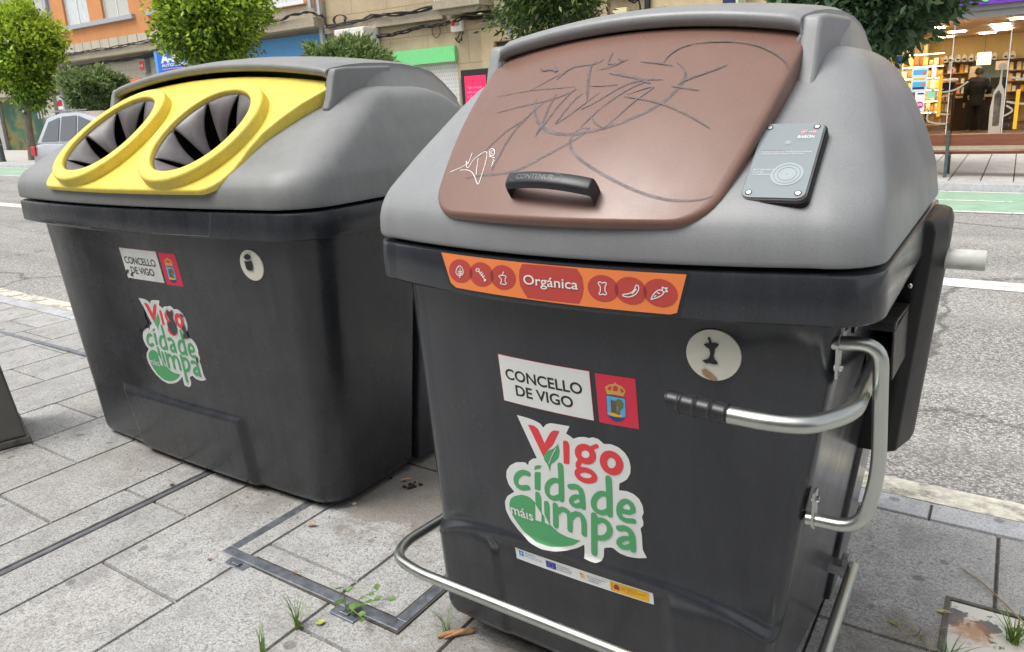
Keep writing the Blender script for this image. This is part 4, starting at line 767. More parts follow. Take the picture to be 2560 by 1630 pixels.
# ---- device with a glass plate on the lid
def reader():
    x0, x1, s0, s1 = -.4045, -.2870, .1125, .4700
    lidn = lambda x, s, off: flap_pt(FB, x, s, off)
    def slab(name, g, oa, ob, m, par, r=.016, gr=0.0):
        o = []
        for cx, cz, a0 in ((x1 - g - r, s0 * FB.L + g + r, 270), (x1 - g - r, s1 * FB.L - g - r, 0), (x0 + g + r, s1 * FB.L - g - r, 90), (x0 + g + r, s0 * FB.L + g + r, 180)):
            for k in range(6): a = rad(a0 + 18 * k); o.append((cx + r * math.cos(a), cz + r * math.sin(a)))
        # the plate is flat: use the plane through its own centre line
        y0_, z0_ = lerp(FB.p0[0], FB.p1[0], s0), lerp(FB.p0[1], FB.p1[1], s0); dy, dz = (FB.p1[0] - FB.p0[0]) / FB.L, (FB.p1[1] - FB.p0[1]) / FB.L
        def pl(x, l, off): q = l - s0 * FB.L; return (x, y0_ + dy * q - (off - .001) * dz, z0_ + dz * q + (off - .001) * dy)
        n = len(o); v = [pl(*p, oa) for p in o] + [pl(*p, ob) for p in o]
        f = [tuple(range(n)), tuple(range(2 * n - 1, n - 1, -1))] + [(i, (i + 1) % n, (i + 1) % n + n, i + n) for i in range(n)]
        return fixn(mk(name, v, f, m, par)), pl
    base, pl = slab('card_reader', 0, -.060, -.010, M['black'], rootB); tag(base, 'black card reader with a pale glass plate'); bevel(base, .002)
    rim, _ = slab('seal', .003, -.010, -.0055, mat('grey_seal', (.16, .145, .14), .5), base)
    gl = newmat('glass_plate'); m, t, p = gl; p.inputs['Base Color'].default_value = (.22, .262, .275, 1); p.inputs['Roughness'].default_value = .16; p.inputs['Coat Weight'].default_value = .6; p.inputs['Coat Roughness'].default_value = .04
    plate, _ = slab('glass_plate', .005, -.0055, -.0020, m, base, .014); bevel(plate, .0008)
    P2 = lambda x, z, off: pl(x, z, -.0019 + off)
    Ls, Le = s0 * FB.L, s1 * FB.L
    for sx, sz in ((x0 + .017, Ls + .016), (x1 - .017, Ls + .016), (x0 + .017, Le - .016), (x1 - .017, Le - .016)):
        for rr, mm, o_, nm in ((.0062, M['black'], .0003, 'screw_recess'), (.0044, M['steel'], .0008, 'screw'), (.0016, M['ink'], .0012, 'screw')):
            if nm == 'screw' and rr < .002: continue
            v = [P2(sx + rr * math.cos(k * math.pi / 8), sz + rr * math.sin(k * math.pi / 8), o_) for k in range(16)]; mk(nm, v, [tuple(range(16))], mm, base)
    wt = flat('reader_print', (.60, .65, .66)); pk = flat('reader_pink', (.46, .22, .25))
    W_ = x1 - x0; H_ = Le - Ls
    cx, cz = x0 + .62 * W_, Ls + .31 * H_
    rings = [[(cx + r * math.cos(2 * math.pi * k / 40), cz + r * math.sin(2 * math.pi * k / 40)) for k in range(41)] for r in (.0055, .0125, .0190, .0252)]
    ribbons(rings, [.0085, .0052, .0052, .0048], 'target_rings', flat('reader_ring', (.34, .40, .42)), base, P2, .0004, 1, 0)
    letter('lettering', 'BARON', x1 - .046, x1 - .016, Ls + .770 * H_, wt, base, P2, .0004, .0072, .03, .2)
    letter('lettering', 'systems', x1 - .046, x1 - .02, Ls + .745 * H_, pk, base, P2, .0004, .0025)
    lay([rect(x1 - .042, x1 - .036, Ls + .815 * H_, Ls + .885 * H_), rect(x1 - .022, x1 - .016, Ls + .815 * H_, Ls + .885 * H_), rect(x1 - .036, x1 - .031, Ls + .850 * H_, Ls + .885 * H_)], 'logo_print', pk, base, P2, .0003)
    lay([rect(x1 - .042, x1 - .033, Ls + .846 * H_, Ls + .853 * H_), rect(x1 - .029, x1 - .015, Ls + .846 * H_, Ls + .853 * H_)], 'logo_print', wt, base, P2, .0006)
    letter('lettering', 'Acerque la tarjeta a la superficie con el símbolo', x0 + .016, x1 - .014, Ls + .585 * H_, wt, base, P2, .0004, .0032, .01)
    letter('lettering', 'de tarjeta para activar el dispositivo.', x0 + .016, x1 - .024, Ls + .560 * H_, wt, base, P2, .0004, .0032, .01)
    letter('lettering', 'Instrucciones', x0 + .016, x0 + .058, Ls + .612 * H_, pk, base, P2, .0004, .0030, .01)
    for k, (tx, w) in enumerate((('MUCHAS GRACIAS', .040), ('POR SU', .018), ('COLABORACIÓN', .036))): letter('lettering', tx, x0 + .013, x0 + .013 + w, Ls + (.355 - .030 * k) * H_, wt, base, P2, .0004, .0034, .012)
    v = [P2(x0 + .058 + .0055 * math.cos(k * math.pi / 10), Ls + .715 * H_ + .0055 * math.sin(k * math.pi / 10), .0004) for k in range(20)]; mk('light_hole', v, [tuple(range(20))], flat('hole_grey', (.30, .34, .35)), base)
reader()

# ---- yellow panel with two rubber intakes
class E_: pass
panel = make_flap(FA, 'intake_panel', M['yellow'], rootA, .065, (.022, .075), 70, smin=-.028); tag(panel, 'yellow panel with two raised oval rings')
intakes = []
for cx, rx in ((-3.110, .232), (-2.488, .190)): intakes.append((cx, .240, rx, .206))
def epoint(q, a, k, off):
    cx, cl, rx, rl = q
    ca, sa = math.cos(a), math.sin(a); e = 2.15; r = (abs(ca) ** e + abs(sa) ** e) ** (-1 / e)
    return flap_pt(FA, cx + (rx + k) * r * ca, (cl + (rl + k) * r * sa) / FA.L, off)
for o in (panel, lidA):                          # cut the openings
    for q in intakes:
        b = MB(); n = 48
        vs = [epoint(q, 2 * math.pi * k / n, .006, off) for off in (-.30, .09) for k in range(n)]
        b.add(vs, [tuple(range(n - 1, -1, -1)), tuple(n + k for k in range(n))] + [(k, (k + 1) % n, n + (k + 1) % n, n + k) for k in range(n)])
        cu = b.build('cutter', None); md = o.modifiers.new('cut', 'BOOLEAN'); md.object = cu; md.operation = 'DIFFERENCE'; md.solver = 'EXACT'
        bpy.context.view_layer.update(); dg = bpy.context.evaluated_depsgraph_get()
        me = bpy.data.meshes.new_from_object(o.evaluated_get(dg)); o.modifiers.remove(md); old = o.data; o.data = me; bpy.data.meshes.remove(old)
        cm = cu.data; bpy.data.objects.remove(cu); bpy.data.meshes.remove(cm)
    o.data.polygons.foreach_set('use_smooth', [True] * len(o.data.polygons)); o.data.set_sharp_from_angle(angle=rad(45))
for q in intakes:
    prof = [(.004, .000), (-.001, .006), (-.001, .034), (.0015, .038), (.006, .040), (.038, .0415), (.044, .040), (.0475, .036), (.0482, .030), (.0495, -.004), (.0495, -.012)]
    n = 96; v = [epoint(q, 2 * math.pi * k / n, kk, off) for kk, off in prof for k in range(n)]
    f = [(i * n + k, i * n + (k + 1) % n, (i + 1) * n + (k + 1) % n, (i + 1) * n + k) for i in range(len(prof) - 1) for k in range(n)]
    fixn(mk('intake_ring', v, f, M['yellow'], panel, 38))
    # eight rubber petals curving down into the dark
    for j in range(8):
        rows, cols = 18, 14; v = []
        for i in range(rows + 1):
            t = i / rows; rr = 1 - t * .84
            half = math.pi / 8 * (.985 - .92 * t ** 1.02)
            for c in range(cols + 1):
                u = 2 * c / cols - 1
                a = j * math.pi / 4 + .33 + u * half + .62 * t ** 1.3
                h = .022 - .21 * t ** 1.1 + .030 * t * (1 - t) * 2 + .013 * (1 - u * u) * math.sin(math.pi * min(1, t * 1.1)) - .006 * (u > 0) * u * t
                cx, cl, rx, rl = q; v.append(flap_pt(FA, cx + rx * rr * math.cos(a), (cl + rl * rr * math.sin(a)) / FA.L, h))
        f = [(i * (cols + 1) + c, i * (cols + 1) + c + 1, (i + 1) * (cols + 1) + c + 1, (i + 1) * (cols + 1) + c) for i in range(rows) for c in range(cols)]
        o = mk('rubber_petal', v, f, M['rubber'], panel, 80); so_ = o.modifiers.new('shell', 'SOLIDIFY'); so_.thickness = .004; so_.offset = -1
    n = 40; v = [epoint(q, 2 * math.pi * k / n, -.004, off) for off in (.013, -.05, -.27) for k in range(n)]
    mk('chute', v, [(i * n + k, i * n + (k + 1) % n, (i + 1) * n + (k + 1) % n, (i + 1) * n + k) for i in range(2) for k in range(n)] + [tuple(2 * n + k for k in range(n))], M['void'], panel, 60)

# ---- tubes, lever and side box of the organic container
def hardware():
    Z = .287
    pts = [(-.262, 1.95, .258), (-.255, 1.60, .292), (-.245, 1.335, .290), (-.30, 1.305, .290), (-1.20, 1.315, .296), (-1.365, 1.36, .297), (-1.352, 1.60, .300), (-1.345, 1.95, .262)]
    b = MB(); b.tube([pts[0], (-.250, 1.37, .290)] + [(-.262, 1.322, .290), (-.32, 1.308, .290), (-1.24, 1.312, .296), (-1.335, 1.335, .297), (-1.362, 1.405, .298), (-1.345, 1.95, .262)], .0145, 18, .05)
    pb = b.build('pedal_bar', M['zinc'], rootB, 60)
    b = MB(); b.box(-.335, -.285, 1.925, 1.965, .235, .262); b.box(-.290, -.272, 1.93, 1.962, .225, .285); bevel(b.build('pivot', M['dullzinc'], pb), .002)
    b = MB(); b.box(-1.345, -1.27, 1.925, 1.965, .235, .262); bevel(b.build('pivot', M['dullzinc'], pb), .002)
    # guard rail on the side
    b = MB(); b.tube([(-.250, 1.395, 1.052), (-.168, 1.405, 1.058), (-.160, 1.43, .80), (-.182, 1.432, .672), (-.284, 1.432, .668)], .0135, 18, .055)
    g = b.build('guard_rail', M['zinc'], rootB, 60)
    for (x, y, z, s) in ((-.236, 1.397, 1.053, -1), (-.270, 1.434, .667, 1)):
        b = MB(); r = .019; zz = z + s * .065
        prof = [(y + r * math.cos(a), z - s * r * math.sin(a)) for a in np.linspace(0, math.pi, 9)] + [(y - .014 + 0 * a, zz) if a == 0 else (y + .014, zz) for a in (0, 1)]
        prof = [(p[0], p[1]) for p in prof]; b.prism(prof, 'x', x - .0025, x + .0025); br = bevel(b.build('bracket', M['zinc'], g), .001)
        b = MB(); b.lathe([(.0062, -.006), (.0062, .007), (.0045, .009)], (x, y, z + s * .047), 'x', 6); b.build('bolt', M['steel'], g, 40)
    # lever: socket in the side box, bend, arm across the front, ribbed grip
    b = MB(); b.tube([(-.222, 1.96, .905), (-.190, 1.292, .966), (-.245, 1.205, .966), (-.305, 1.192, .966), (-.382, 1.200, .963)], .0155, 18, .06)
    lv = b.build('lever', M['zinc'], rootB, 60)
    b = MB(); b.tube([(-.2215, 1.95, .906), (-.197, 1.42, .9535)], .0162, 16); b.build('painted_shaft', M['dullzinc'], lv, 60)
    prof = []
    Lg = .115
    for i in range(61):
        s = i / 60 * Lg; r = .0182 + .0026 * max(0, 1 - abs(((s + .012) % .0285) - .014) / .004); r = r if .002 < s < Lg - .002 else .0165; prof.append((r, s))
    a, e = Vector((-.372, 1.199, .9633)), Vector((-.4855, 1.203, .9700)); dv = (e - a).normalized()
    rot = dv.to_track_quat('Z', 'Y').to_matrix(); b = MB(); b.lathe(prof, (0, 0, 0), 'z', 24)
    b.v = [tuple(a + rot @ Vector(v)) for v in b.v]; b.build('grip', M['grip'], lv, 50)
    # black box on the side, with roller and lever housing
    b = MB(); secs = []
    for z, w in ((.578, 1), (.585, 1), (1.10, 1), (1.155, .98), (1.178, .88), (1.186, .70)):
        x = PB.xR(z) - .012; k = .040 * (1.186 - z) - .016
        secs.append([(x, 2.0, z), (x + (.066 + k) * w, 2.002, z), (x + (.090 + k) * w, 2.022, z), (x + (.115 + k) * w, 2.10, z + (.006 if z < .6 else 0)), (x + (.118 + k) * w, 2.16, z), (x + (.112 + k) * w, 2.30, z), (x, 2.31, z)])
    v, f = loft(secs); sb = fixn(mk('side_box', v, f, M['black'], rootB)); tag(sb, 'tall black box on the side of the container'); bevel(sb, .004, 2, 20); sb.data.polygons.foreach_set('use_smooth', [True] * len(sb.data.polygons)); sb.data.set_sharp_from_angle(angle=rad(30))
    b = MB(); b.lathe([(.0245, 0), (.0255, .003), (.0255, .086), (.0235, .090), (.019, .0895)], (-.128, 2.13, 1.0735), 'x', 28); b.build('roller', mat('nylon_roller', (.66, .67, .62), .45, .25, 16), sb, 50)
    b = MB(); b.lathe([(.010, 0), (.010, .03)], (-.146, 2.13, 1.0735), 'x', 14); b.build('roller_pin', M['steel'], sb, 40)
    # housing: open-fronted cover
    b = MB(); x0, x1, y0, y1, z0 = -.242, -.184, 1.745, 2.01, .862
    top = [(y0, .988), (y0 + .01, .997), (y0 + .05, .998), (1.95, .985), (y1, .982), (y1, .974), (1.95, .977), (y0 + .05, .990), (y0, .980)]
    b.prism(top, 'x', x0, x1); b.prism([(y0 + .03, .86), (y0 + .002, .979), (y1, .972), (y1, z0 - .02)], 'x', x1 - .006, x1 - .0005); b.prism([(y0 + .03, .86), (y0 + .002, .979), (y1, .972), (y1, z0 - .02)], 'x', x0 + .0005, x0 + .006)
    hs_ = b.build('lever_housing', M['dusty'], sb); bevel(hs_, .003, 2)
    b = MB(); b.box(x0 + .007, x1 - .007, 1.93, y1 - .002, z0, .970); b.build('housing_back', M['void'], sb)
    b = MB(); b.lathe([(.007, 0), (.007, .008), (.004, .011)], (-.186, 1.995, 1.03), 'y', 8); b.v = [(p[0], 1.995 - (p[1] - 1.995), p[2]) for p in b.v]; b.build('bolt', M['steel'], sb, 40)
    # number plate on the side
    b = MB(); x = PB.xR(1.075) - .006; b.box(x - .004, x + .002, 1.445, 1.525, 1.060, 1.090); pl = b.build('number_plate', M['black'], rootB)
    letter('lettering', '04251', 0, .066, 0, flat('plate_digits', (.5, .5, .48)), pl, lambda u, w, off: (x + .0024 + off, 1.452 + u, 1.066 + w), .0004, .017, .02)
    # twin box on the hidden side keeps the lifting pins in pairs
hardware()

# ---------------------------------------------------------------- the far side of the street: facades on y = 19
FY = 19.0
def stone(name, col, bw, bh, mortar=.012, mcol=None, var=.14, off=.5):
    m, t, p = newmat(name); c = t.nodes.new('ShaderNodeTexCoord'); s = t.nodes.new('ShaderNodeSeparateXYZ'); L(t, c.outputs['Object'], s.inputs[0])
    k = t.nodes.new('ShaderNodeCombineXYZ'); L(t, s.outputs['X'], k.inputs[0]); L(t, s.outputs['Z'], k.inputs[1])
    b = t.nodes.new('ShaderNodeTexBrick'); L(t, k.outputs[0], b.inputs['Vector']); b.offset = off
    b.inputs['Scale'].default_value = 1; b.inputs['Brick Width'].default_value = bw; b.inputs['Row Height'].default_value = bh; b.inputs['Mortar Size'].default_value = mortar; b.inputs['Mortar Smooth'].default_value = .2
    b.inputs['Color1'].default_value = (*[x * .93 for x in col], 1); b.inputs['Color2'].default_value = (*[x * 1.07 for x in col], 1); b.inputs['Mortar'].default_value = (*(mcol or [x * .5 for x in col]), 1)
    v = tc(t); q = mix(t, ramp(t, noise(t, v, 1.1, 7, .68), [(.4, 0), (.75, .5)]), b.outputs['Color'], [x * .62 for x in col])
    q = mix(t, ramp(t, noise(t, tc(t, (6, 6, .5)), 1.0, 6, .7), [(.5, 0), (.8, .45)]), q, [x * .5 for x in col])
    q = mix(t, var, q, noise_col(t, v, 14, col)); L(t, q, p.inputs['Base Color']); p.inputs['Roughness'].default_value = .9
    bump(t, p, noise(t, v, 40, 4), .3, .01); return m
def noise_col(t, v, sc, col): return ramp(t, noise(t, v, sc, 5, .65), [(.3, [x * .6 for x in col]), (.7, [min(1, x * 1.25) for x in col])])
F_ = {}
F_['orange'] = stone('orange_render', (.62, .27, .105), 40, 40, 0.0, var=.06)
F_['cream'] = stone('cream_stone', (.46, .43, .36), 1.4, .75, .010)
F_['beige'] = stone('beige_stone', (.47, .375, .245), 1.55, .93, .014, (.24, .18, .11), var=.22)
F_['stucco'] = stone('beige_stucco', (.60, .47, .29), 30, 30, 0, var=.2)
F_['band'] = stone('slotted_band', (.50, .46, .38), .72, 3.0, .03, (.10, .085, .07), off=0)
F_['ledge'] = stone('stained_ledge', (.40, .345, .26), 2.2, 4, .01, var=.5)
F_['greystone'] = stone('grey_concrete', (.37, .365, .345), 2.4, 1.9, .02)
F_['blue'] = flat('shop_blue', (.060, .225, .45), .45, var=.08); F_['bluedk'] = flat('shop_blue_lower', (.02, .08, .22), .45)
F_['greenA'] = flat('fascia_green', (.20, .66, .26), .4, var=.05); F_['purple'] = flat('fascia_purple', (.17, .055, .46), .4)
F_['navy'] = flat('fascia_navy', (.030, .042, .10), .4); F_['grey'] = mat('shutter_box_grey', (.30, .30, .29), .5, .1, 4)
F_['wframe'] = flat('white_frame', (.72, .74, .76), .4); F_['sill'] = flat('grey_sill', (.36, .39, .42), .6, var=.12)
F_['glassdk'] = mat('dark_pane', (.035, .042, .046), .08, .2, 3); F_['door'] = mat('door_glass', (.06, .065, .065), .12, .25, 2)
F_['cable'] = mat('black_cable', (.014, .014, .015), .6); F_['pipe'] = mat('grey_pipe', (.42, .43, .45), .5, .15, 9)
F_['acw'] = flat('ac_white', (.74, .72, .66), .5, var=.08); F_['red'] = flat('plain_red', (.62, .03, .035)); F_['osign'] = flat('plain_orange', (.80, .17, .045))
F_['signblue'] = flat('sign_blue', (.015, .14, .62), .35); F_['signside'] = flat('sign_side', (.10, .36, .78), .35); F_['white'] = flat('plain_white', (.80, .80, .80)); F_['pinkln'] = flat('sign_pink', (.75, .28, .35))
m, t, p = newmat('curtained_pane'); v = tc(t, (30, 1, 2)); L(t, ramp(t, noise(t, v, 1.0, 4), [(.3, (.42, .46, .47)), (.7, (.66, .70, .70))]), p.inputs['Base Color']); p.inputs['Roughness'].default_value = .12; F_['pane'] = m
m, t, p = newmat('blind_pane'); w = t.nodes.new('ShaderNodeTexWave'); w.bands_direction = 'Z'; w.inputs['Scale'].default_value = 9; L(t, tc(t), w.inputs['Vector']); L(t, ramp(t, w.outputs[0], [(.2, (.33, .34, .32)), (.7, (.60, .60, .56))]), p.inputs['Base Color']); p.inputs['Roughness'].default_value = .15; F_['blind'] = m
m = stone('perforated_shutter', (.62, .62, .60), .075, .115, .033, (.66, .66, .64), var=.02); F_['perf'] = m
for nd in m.node_tree.nodes:
    if nd.type == 'TEX_BRICK': nd.inputs['Color1'].default_value = (.10, .10, .10, 1); nd.inputs['Color2'].default_value = (.14, .14, .14, 1)
m, t, p = newmat('mural'); v = tc(t); n = noise(t, v, .8, 5, .6)
q = ramp(t, n, [(.30, (.010, .045, .022)), (.45, (.018, .085, .045)), (.52, (.055, .12, .06)), (.58, (.20, .145, .022)), (.63, (.05, .07, .03)), (.75, (.09, .11, .10))])
q = mix(t, ramp(t, noise(t, v, 7, 4), [(.5, 0), (.7, .5)]), q, (.012, .03, .018)); L(t, q, p.inputs['Base Color']); p.inputs['Roughness'].default_value = .6; F_['mural'] = m

def facade(name, x0, x1, zt, m, root, holes=(), y=FY, depth=7.0, zb=None, rv=.22):
    """a hollow building block: front wall with real openings and reveals, sides, back and roof"""
    zb = 0.0 if zb is None else zb
    xs = sorted({x0, x1} | {h[0] for h in holes} | {h[1] for h in holes}); zs = sorted({zb, zt} | {h[2] for h in holes} | {h[3] for h in holes})
    b = MB()
    for i in range(len(xs) - 1):
        for j in range(len(zs) - 1):
            cx, cz = (xs[i] + xs[i + 1]) / 2, (zs[j] + zs[j + 1]) / 2
            if any(h[0] < cx < h[1] and h[2] < cz < h[3] for h in holes): continue
            b.add([(xs[i], y, zs[j]), (xs[i + 1], y, zs[j]), (xs[i + 1], y, zs[j + 1]), (xs[i], y, zs[j + 1])], [(0, 1, 2, 3)])
    for (a, c, d, e) in holes:
        for q in (((a, d), (c, d)), ((c, d), (c, e)), ((c, e), (a, e)), ((a, e), (a, d))):
            (p0, p1) = q; b.add([(p0[0], y, p0[1]), (p1[0], y, p1[1]), (p1[0], y + rv, p1[1]), (p0[0], y + rv, p0[1])], [(3, 2, 1, 0)])
    for xx in (x0, x1): b.add([(xx, y, zb), (xx, y + depth, zb), (xx, y + depth, zt), (xx, y, zt)], [(0, 1, 2, 3) if xx == x1 else (3, 2, 1, 0)])
    b.add([(x0, y + depth, zb), (x1, y + depth, zb), (x1, y + depth, zt), (x0, y + depth, zt)], [(3, 2, 1, 0)])
    b.add([(x0, y, zt), (x1, y, zt), (x1, y + depth, zt), (x0, y + depth, zt)], [(0, 1, 2, 3)])
    return b.build(name, m, root, None, False)
def window(root, a, c, d, e, pane, y=FY, mull=1):
    f = MB(); w = .055; yy = y + .10
    f.box(a, c, yy, yy + .05, d, d + w); f.box(a, c, yy, yy + .05, e - w, e); f.box(a, a + w, yy, yy + .05, d + w, e - w); f.box(c - w, c, yy, yy + .05, d + w, e - w)
    for k in range(mull): x = lerp(a, c, (k + 1) / (mull + 1)); f.box(x - w * .45, x + w * .45, yy - .004, yy + .046, d + w, e - w)
    o = f.build('window', F_['wframe'], root)
    g = MB(); g.box(a + .01, c - .01, yy + .02, yy + .06, d + .01, e - .01); g.build('pane', pane, o); return o
def part(root, name, m, *boxes, bev=0):
    b = MB()
    for q in boxes: b.box(*q)
    o = b.build(name, m, root)
    if bev: bevel(o, bev)
    return o

# 1: grey concrete house with the painted shop front, far left
r1 = empty('concrete_building', (-45, FY, .4), 'grey concrete building with a dark green painted mural on its ground floor', 'building')
facade('wall', -62, -37.45, 11, F_['greystone'], r1, [(-44.6, -39.45, .36, 2.98), (-40.2, -38.2, 5.0, 7.6), (-44.6, -42.2, 5.0, 7.6), (-49, -46.6, 5.0, 7.6)])
part(r1, 'mural', F_['mural'], (-44.7, -39.4, FY + .15, FY + .25, .3, 3.0))
part(r1, 'mural_table', flat('mural_white', (.5, .5, .48)), (-42.4, -41.5, FY + .14, FY + .148, 2.36, 2.46), (-40.9, -40.8, FY + .14, FY + .148, 2.0, 2.6), (-40.6, -40.5, FY + .14, FY + .148, 2.0, 2.6), (-40.3, -40.2, FY + .14, FY + .148, 2.0, 2.6))
for a in (-40.2, -44.6, -49): window(r1, a, a + (2.0 if a == -40.2 else 2.4), 5.0, 7.6, F_['blind'])
part(r1, 'ledge', F_['ledge'], (-62, -37.45, FY - .35, FY + .01, 3.15, 3.5))
part(r1, 'pillar', F_['cream'], (-39.35, -38.5, FY - .18, FY + .01, .3, 3.15))
part(r1, 'drainpipe', F_['pipe'], (-37.75, -37.62, FY - .14, FY - .01, .4, 11))

# 2: orange house with the slotted stone band
r2 = empty('orange_building', (-28, FY, .26), 'orange rendered house with a slotted stone band above the ground floor', 'building')
wins = [(-36.42, -34.40, 5.92, 7.5), (-33.30, -31.28, 5.92, 7.5), (-29.6, -27.6, 5.92, 7.5), (-26.4, -24.4, 5.92, 7.5), (-22.85, -20.85, 5.30, 7.1)]
shop = [(-24.3, -19.95, .2, 3.30), (-36.0, -33.2, .3, 2.9), (-31.0, -29.2, .28, 3.0), (-28.4, -25.0, .26, 3.2)]
facade('wall', -37.44, -19.82, 11, F_['orange'], r2, wins, zb=5.14)
facade('ground_floor_wall', -37.43, -19.83, 4.36, F_['cream'], r2, shop, y=FY + .012, depth=6.9)
part(r2, 'slotted_band', F_['band'], (-37.44, -24.6, FY - .03, FY + 6, 4.66, 5.135)); part(r2, 'plain_band', F_['ledge'], (-24.6, -19.83, FY - .02, FY + 6, 4.66, 5.135))
part(r2, 'ledge', F_['ledge'], (-37.44, -19.84, FY - .55, FY + 5, 4.36, 4.655))
for w in wins: window(r2, *w, F_['blind'] if w[0] in (-33.30, -29.6) else F_['pane'])
part(r2, 'sill', F_['sill'], (-36.8, -30.9, FY - .16, FY + .05, 5.74, 5.915)); part(r2, 'sill', F_['sill'], (-30.0, -24.0, FY - .16, FY + .05, 5.74, 5.915)); part(r2, 'sill', F_['wframe'], (-23.0, -20.7, FY - .12, FY + .05, 5.20, 5.295))
part(r2, 'shop_fascia', F_['blue'], (-24.6, -19.86, FY - .10, FY + .01, 3.36, 4.20)); part(r2, 'fascia_strip', F_['bluedk'], (-24.55, -19.9, FY - .12, FY - .10, 3.22, 3.36))
for a in shop: part(r2, 'shop_window', F_['glassdk'], (a[0] - .05, a[1] + .05, FY + .19, FY + .24, a[2] - .05, a[3] + .05))
part(r2, 'drainpipe', F_['pipe'], (-19.98, -19.86, FY - .22, FY - .10, .2, 11)); part(r2, 'drainpipe', F_['pipe'], (-20.38, -20.26, FY - .22, FY - .10, 5.0, 11))

# 3: beige stone house with door, green shop front and balcony
r3 = empty('stone_building', (-14, FY, .15), 'beige stone house with a green shop fascia, tall dark door and a balcony', 'building')
holes3 = [(-17.1, -14.42, .15, 2.86), (-12.98, -11.6, .12, 3.30), (-10.6, -9.6, .12, 2.9)]
facade('wall', -19.81, -8.30, 11, F_['beige'], r3, holes3)
part(r3, 'green_fascia', F_['greenA'], (-17.2, -14.40, FY - .12, FY - .003, 2.87, 3.315)); part(r3, 'shutter', F_['perf'], (-17.15, -14.4, FY + .04, FY + .10, .1, 2.9))
part(r3, 'door', F_['door'], (-13.0, -11.58, FY + .18, FY + .24, .1, 3.32)); part(r3, 'door_frame', mat('door_frame_dark', (.035, .028, .022), .5), (-12.98, -12.86, FY + .06, FY + .17, .13, 3.29), (-12.86, -11.62, FY + .06, FY + .17, 3.18, 3.29))
part(r3, 'door_surround', F_['stucco'], (-13.45, -13.0, FY - .05, FY - .003, .14, 3.70), (-13.0, -11.58, FY - .05, FY - .003, 3.32, 3.70), (-11.58, -11.15, FY - .05, FY - .003, .14, 3.70))
part(r3, 'ledge', F_['ledge'], (-19.80, -14.75, FY - .16, FY - .003, 4.12, 4.40), (-12.85, -8.32, FY - .16, FY - .003, 4.12, 4.40))
part(r3, 'pilaster', F_['beige'], (-9.6, -9.3, FY - .12, FY - .003, .1, 11)); part(r3, 'shop_window', F_['glassdk'], (-10.62, -9.58, FY + .18, FY + .24, .1, 2.95))
bal = part(r3, 'balcony', F_['ledge'], (-14.62, -12.95, FY - .75, FY - .003, 4.30, 4.52), (-14.5, -13.05, FY - .62, FY - .003, 4.17, 4.298))
b = MB()
for k in range(17): x = lerp(-14.56, -13.0, k / 16); b.box(x - .012, x + .012, FY - .72, FY - .70, 4.52, 5.4)
b.box(-14.6, -12.97, FY - .735, FY - .685, 5.4, 5.44); b.build('railing', F_['wframe'], bal)
v, f = [], []; b = MB(); b.lathe([(.095, 0), (.095, .02), (.08, .024)], (-12.43, FY - .075, 3.50), 'y', 20); np_ = b.build('number_plate', flat('plate_grey', (.22, .25, .27)), r3, 40)
letter('lettering', '31', -12.475, -12.385, 3.465, F_['white'], np_, lambda x, z, off: (x, FY - .079 - off, z), .001, .07, .03)
part(r3, 'intercom', mat('brushed_panel', (.45, .45, .43), .35, metal=.8), (-14.32, -13.62, FY - .06, FY - .003, 1.1, 2.34))

# 4: stucco wall with the navy shop fascia
r4 = empty('stucco_building', (-5.5, FY, .1), 'beige stucco house with a dark navy shop fascia', 'building')
facade('wall', -8.29, -2.62, 11, F_['stucco'], r4, [(-6.3, -2.9, .1, 2.75)])
part(r4, 'shop_fascia', F_['navy'], (-6.40, -2.75, FY - .14, FY - .003, 2.8, 3.40)); part(r4, 'fascia_trim', F_['white'], (-6.42, -2.73, FY - .16, FY - .003, 3.405, 3.445))
part(r4, 'fascia_logo', flat('yellow_mark', (.75, .60, .05)), (-4.95, -4.89, FY - .152, FY - .142, 2.95, 3.33), (-4.89, -4.70, FY - .152, FY - .142, 3.27, 3.33))
part(r4, 'shop_window', F_['glassdk'], (-6.35, -2.85, FY + .15, FY + .22, .05, 2.8))
part(r4, 'corner_pipe', F_['cable'], (-8.25, -8.13, FY - .12, FY - .01, .2, 11)); part(r4, 'louvre', F_['grey'], (-8.02, -7.72, FY - .04, FY - .003, 3.35, 3.72))

# ---- things fixed on the facades
def sign_text(o, s, x0, x1, z, y, m, h=None, bold=.02): return letter('lettering', s, x0, x1, z, m, o, lambda x, zz, off: (x, y - off, zz), .003, h, bold)
t = empty('wall_sign', (-28, FY, 3.5), 'bright blue shop sign with white letters, half hidden by a bright green tree', 'sign')
part(t, 'panel', F_['signblue'], (-29.05, -26.6, FY - .50, FY - .38, 3.44, 4.28)); part(t, 'side', F_['signside'], (-29.22, -29.052, FY - .50, FY - .38, 3.44, 4.28)); part(t, 'bracket', F_['pipe'], (-28.2, -28.1, FY - .46, FY - .40, 3.0, 3.435), (-28.2, -28.1, FY - .40, FY, 3.6, 3.7))
sign_text(t, 'A-SE', -28.82, -27.42, 3.82, FY - .502, F_['white'], .30, .06); sign_text(t, 'AUTORECICLA', -28.80, -26.9, 3.655, FY - .502, F_['white'], .10, .03); part(t, 'stripe', F_['pinkln'], (-28.8, -26.9, FY - .508, FY - .502, 3.545, 3.575))
o = tag(part(None, 'hanging_sign', F_['osign'], (-32.4, -31.05, FY - .14, FY - .003, 2.75, 3.36), bev=.01), 'plain orange shop sign on the cream ground floor wall', 'sign')
t = empty('meter_box', (-30.65, FY, 3.8), 'small grey wall box with a red front under the stone ledge', 'wall box')
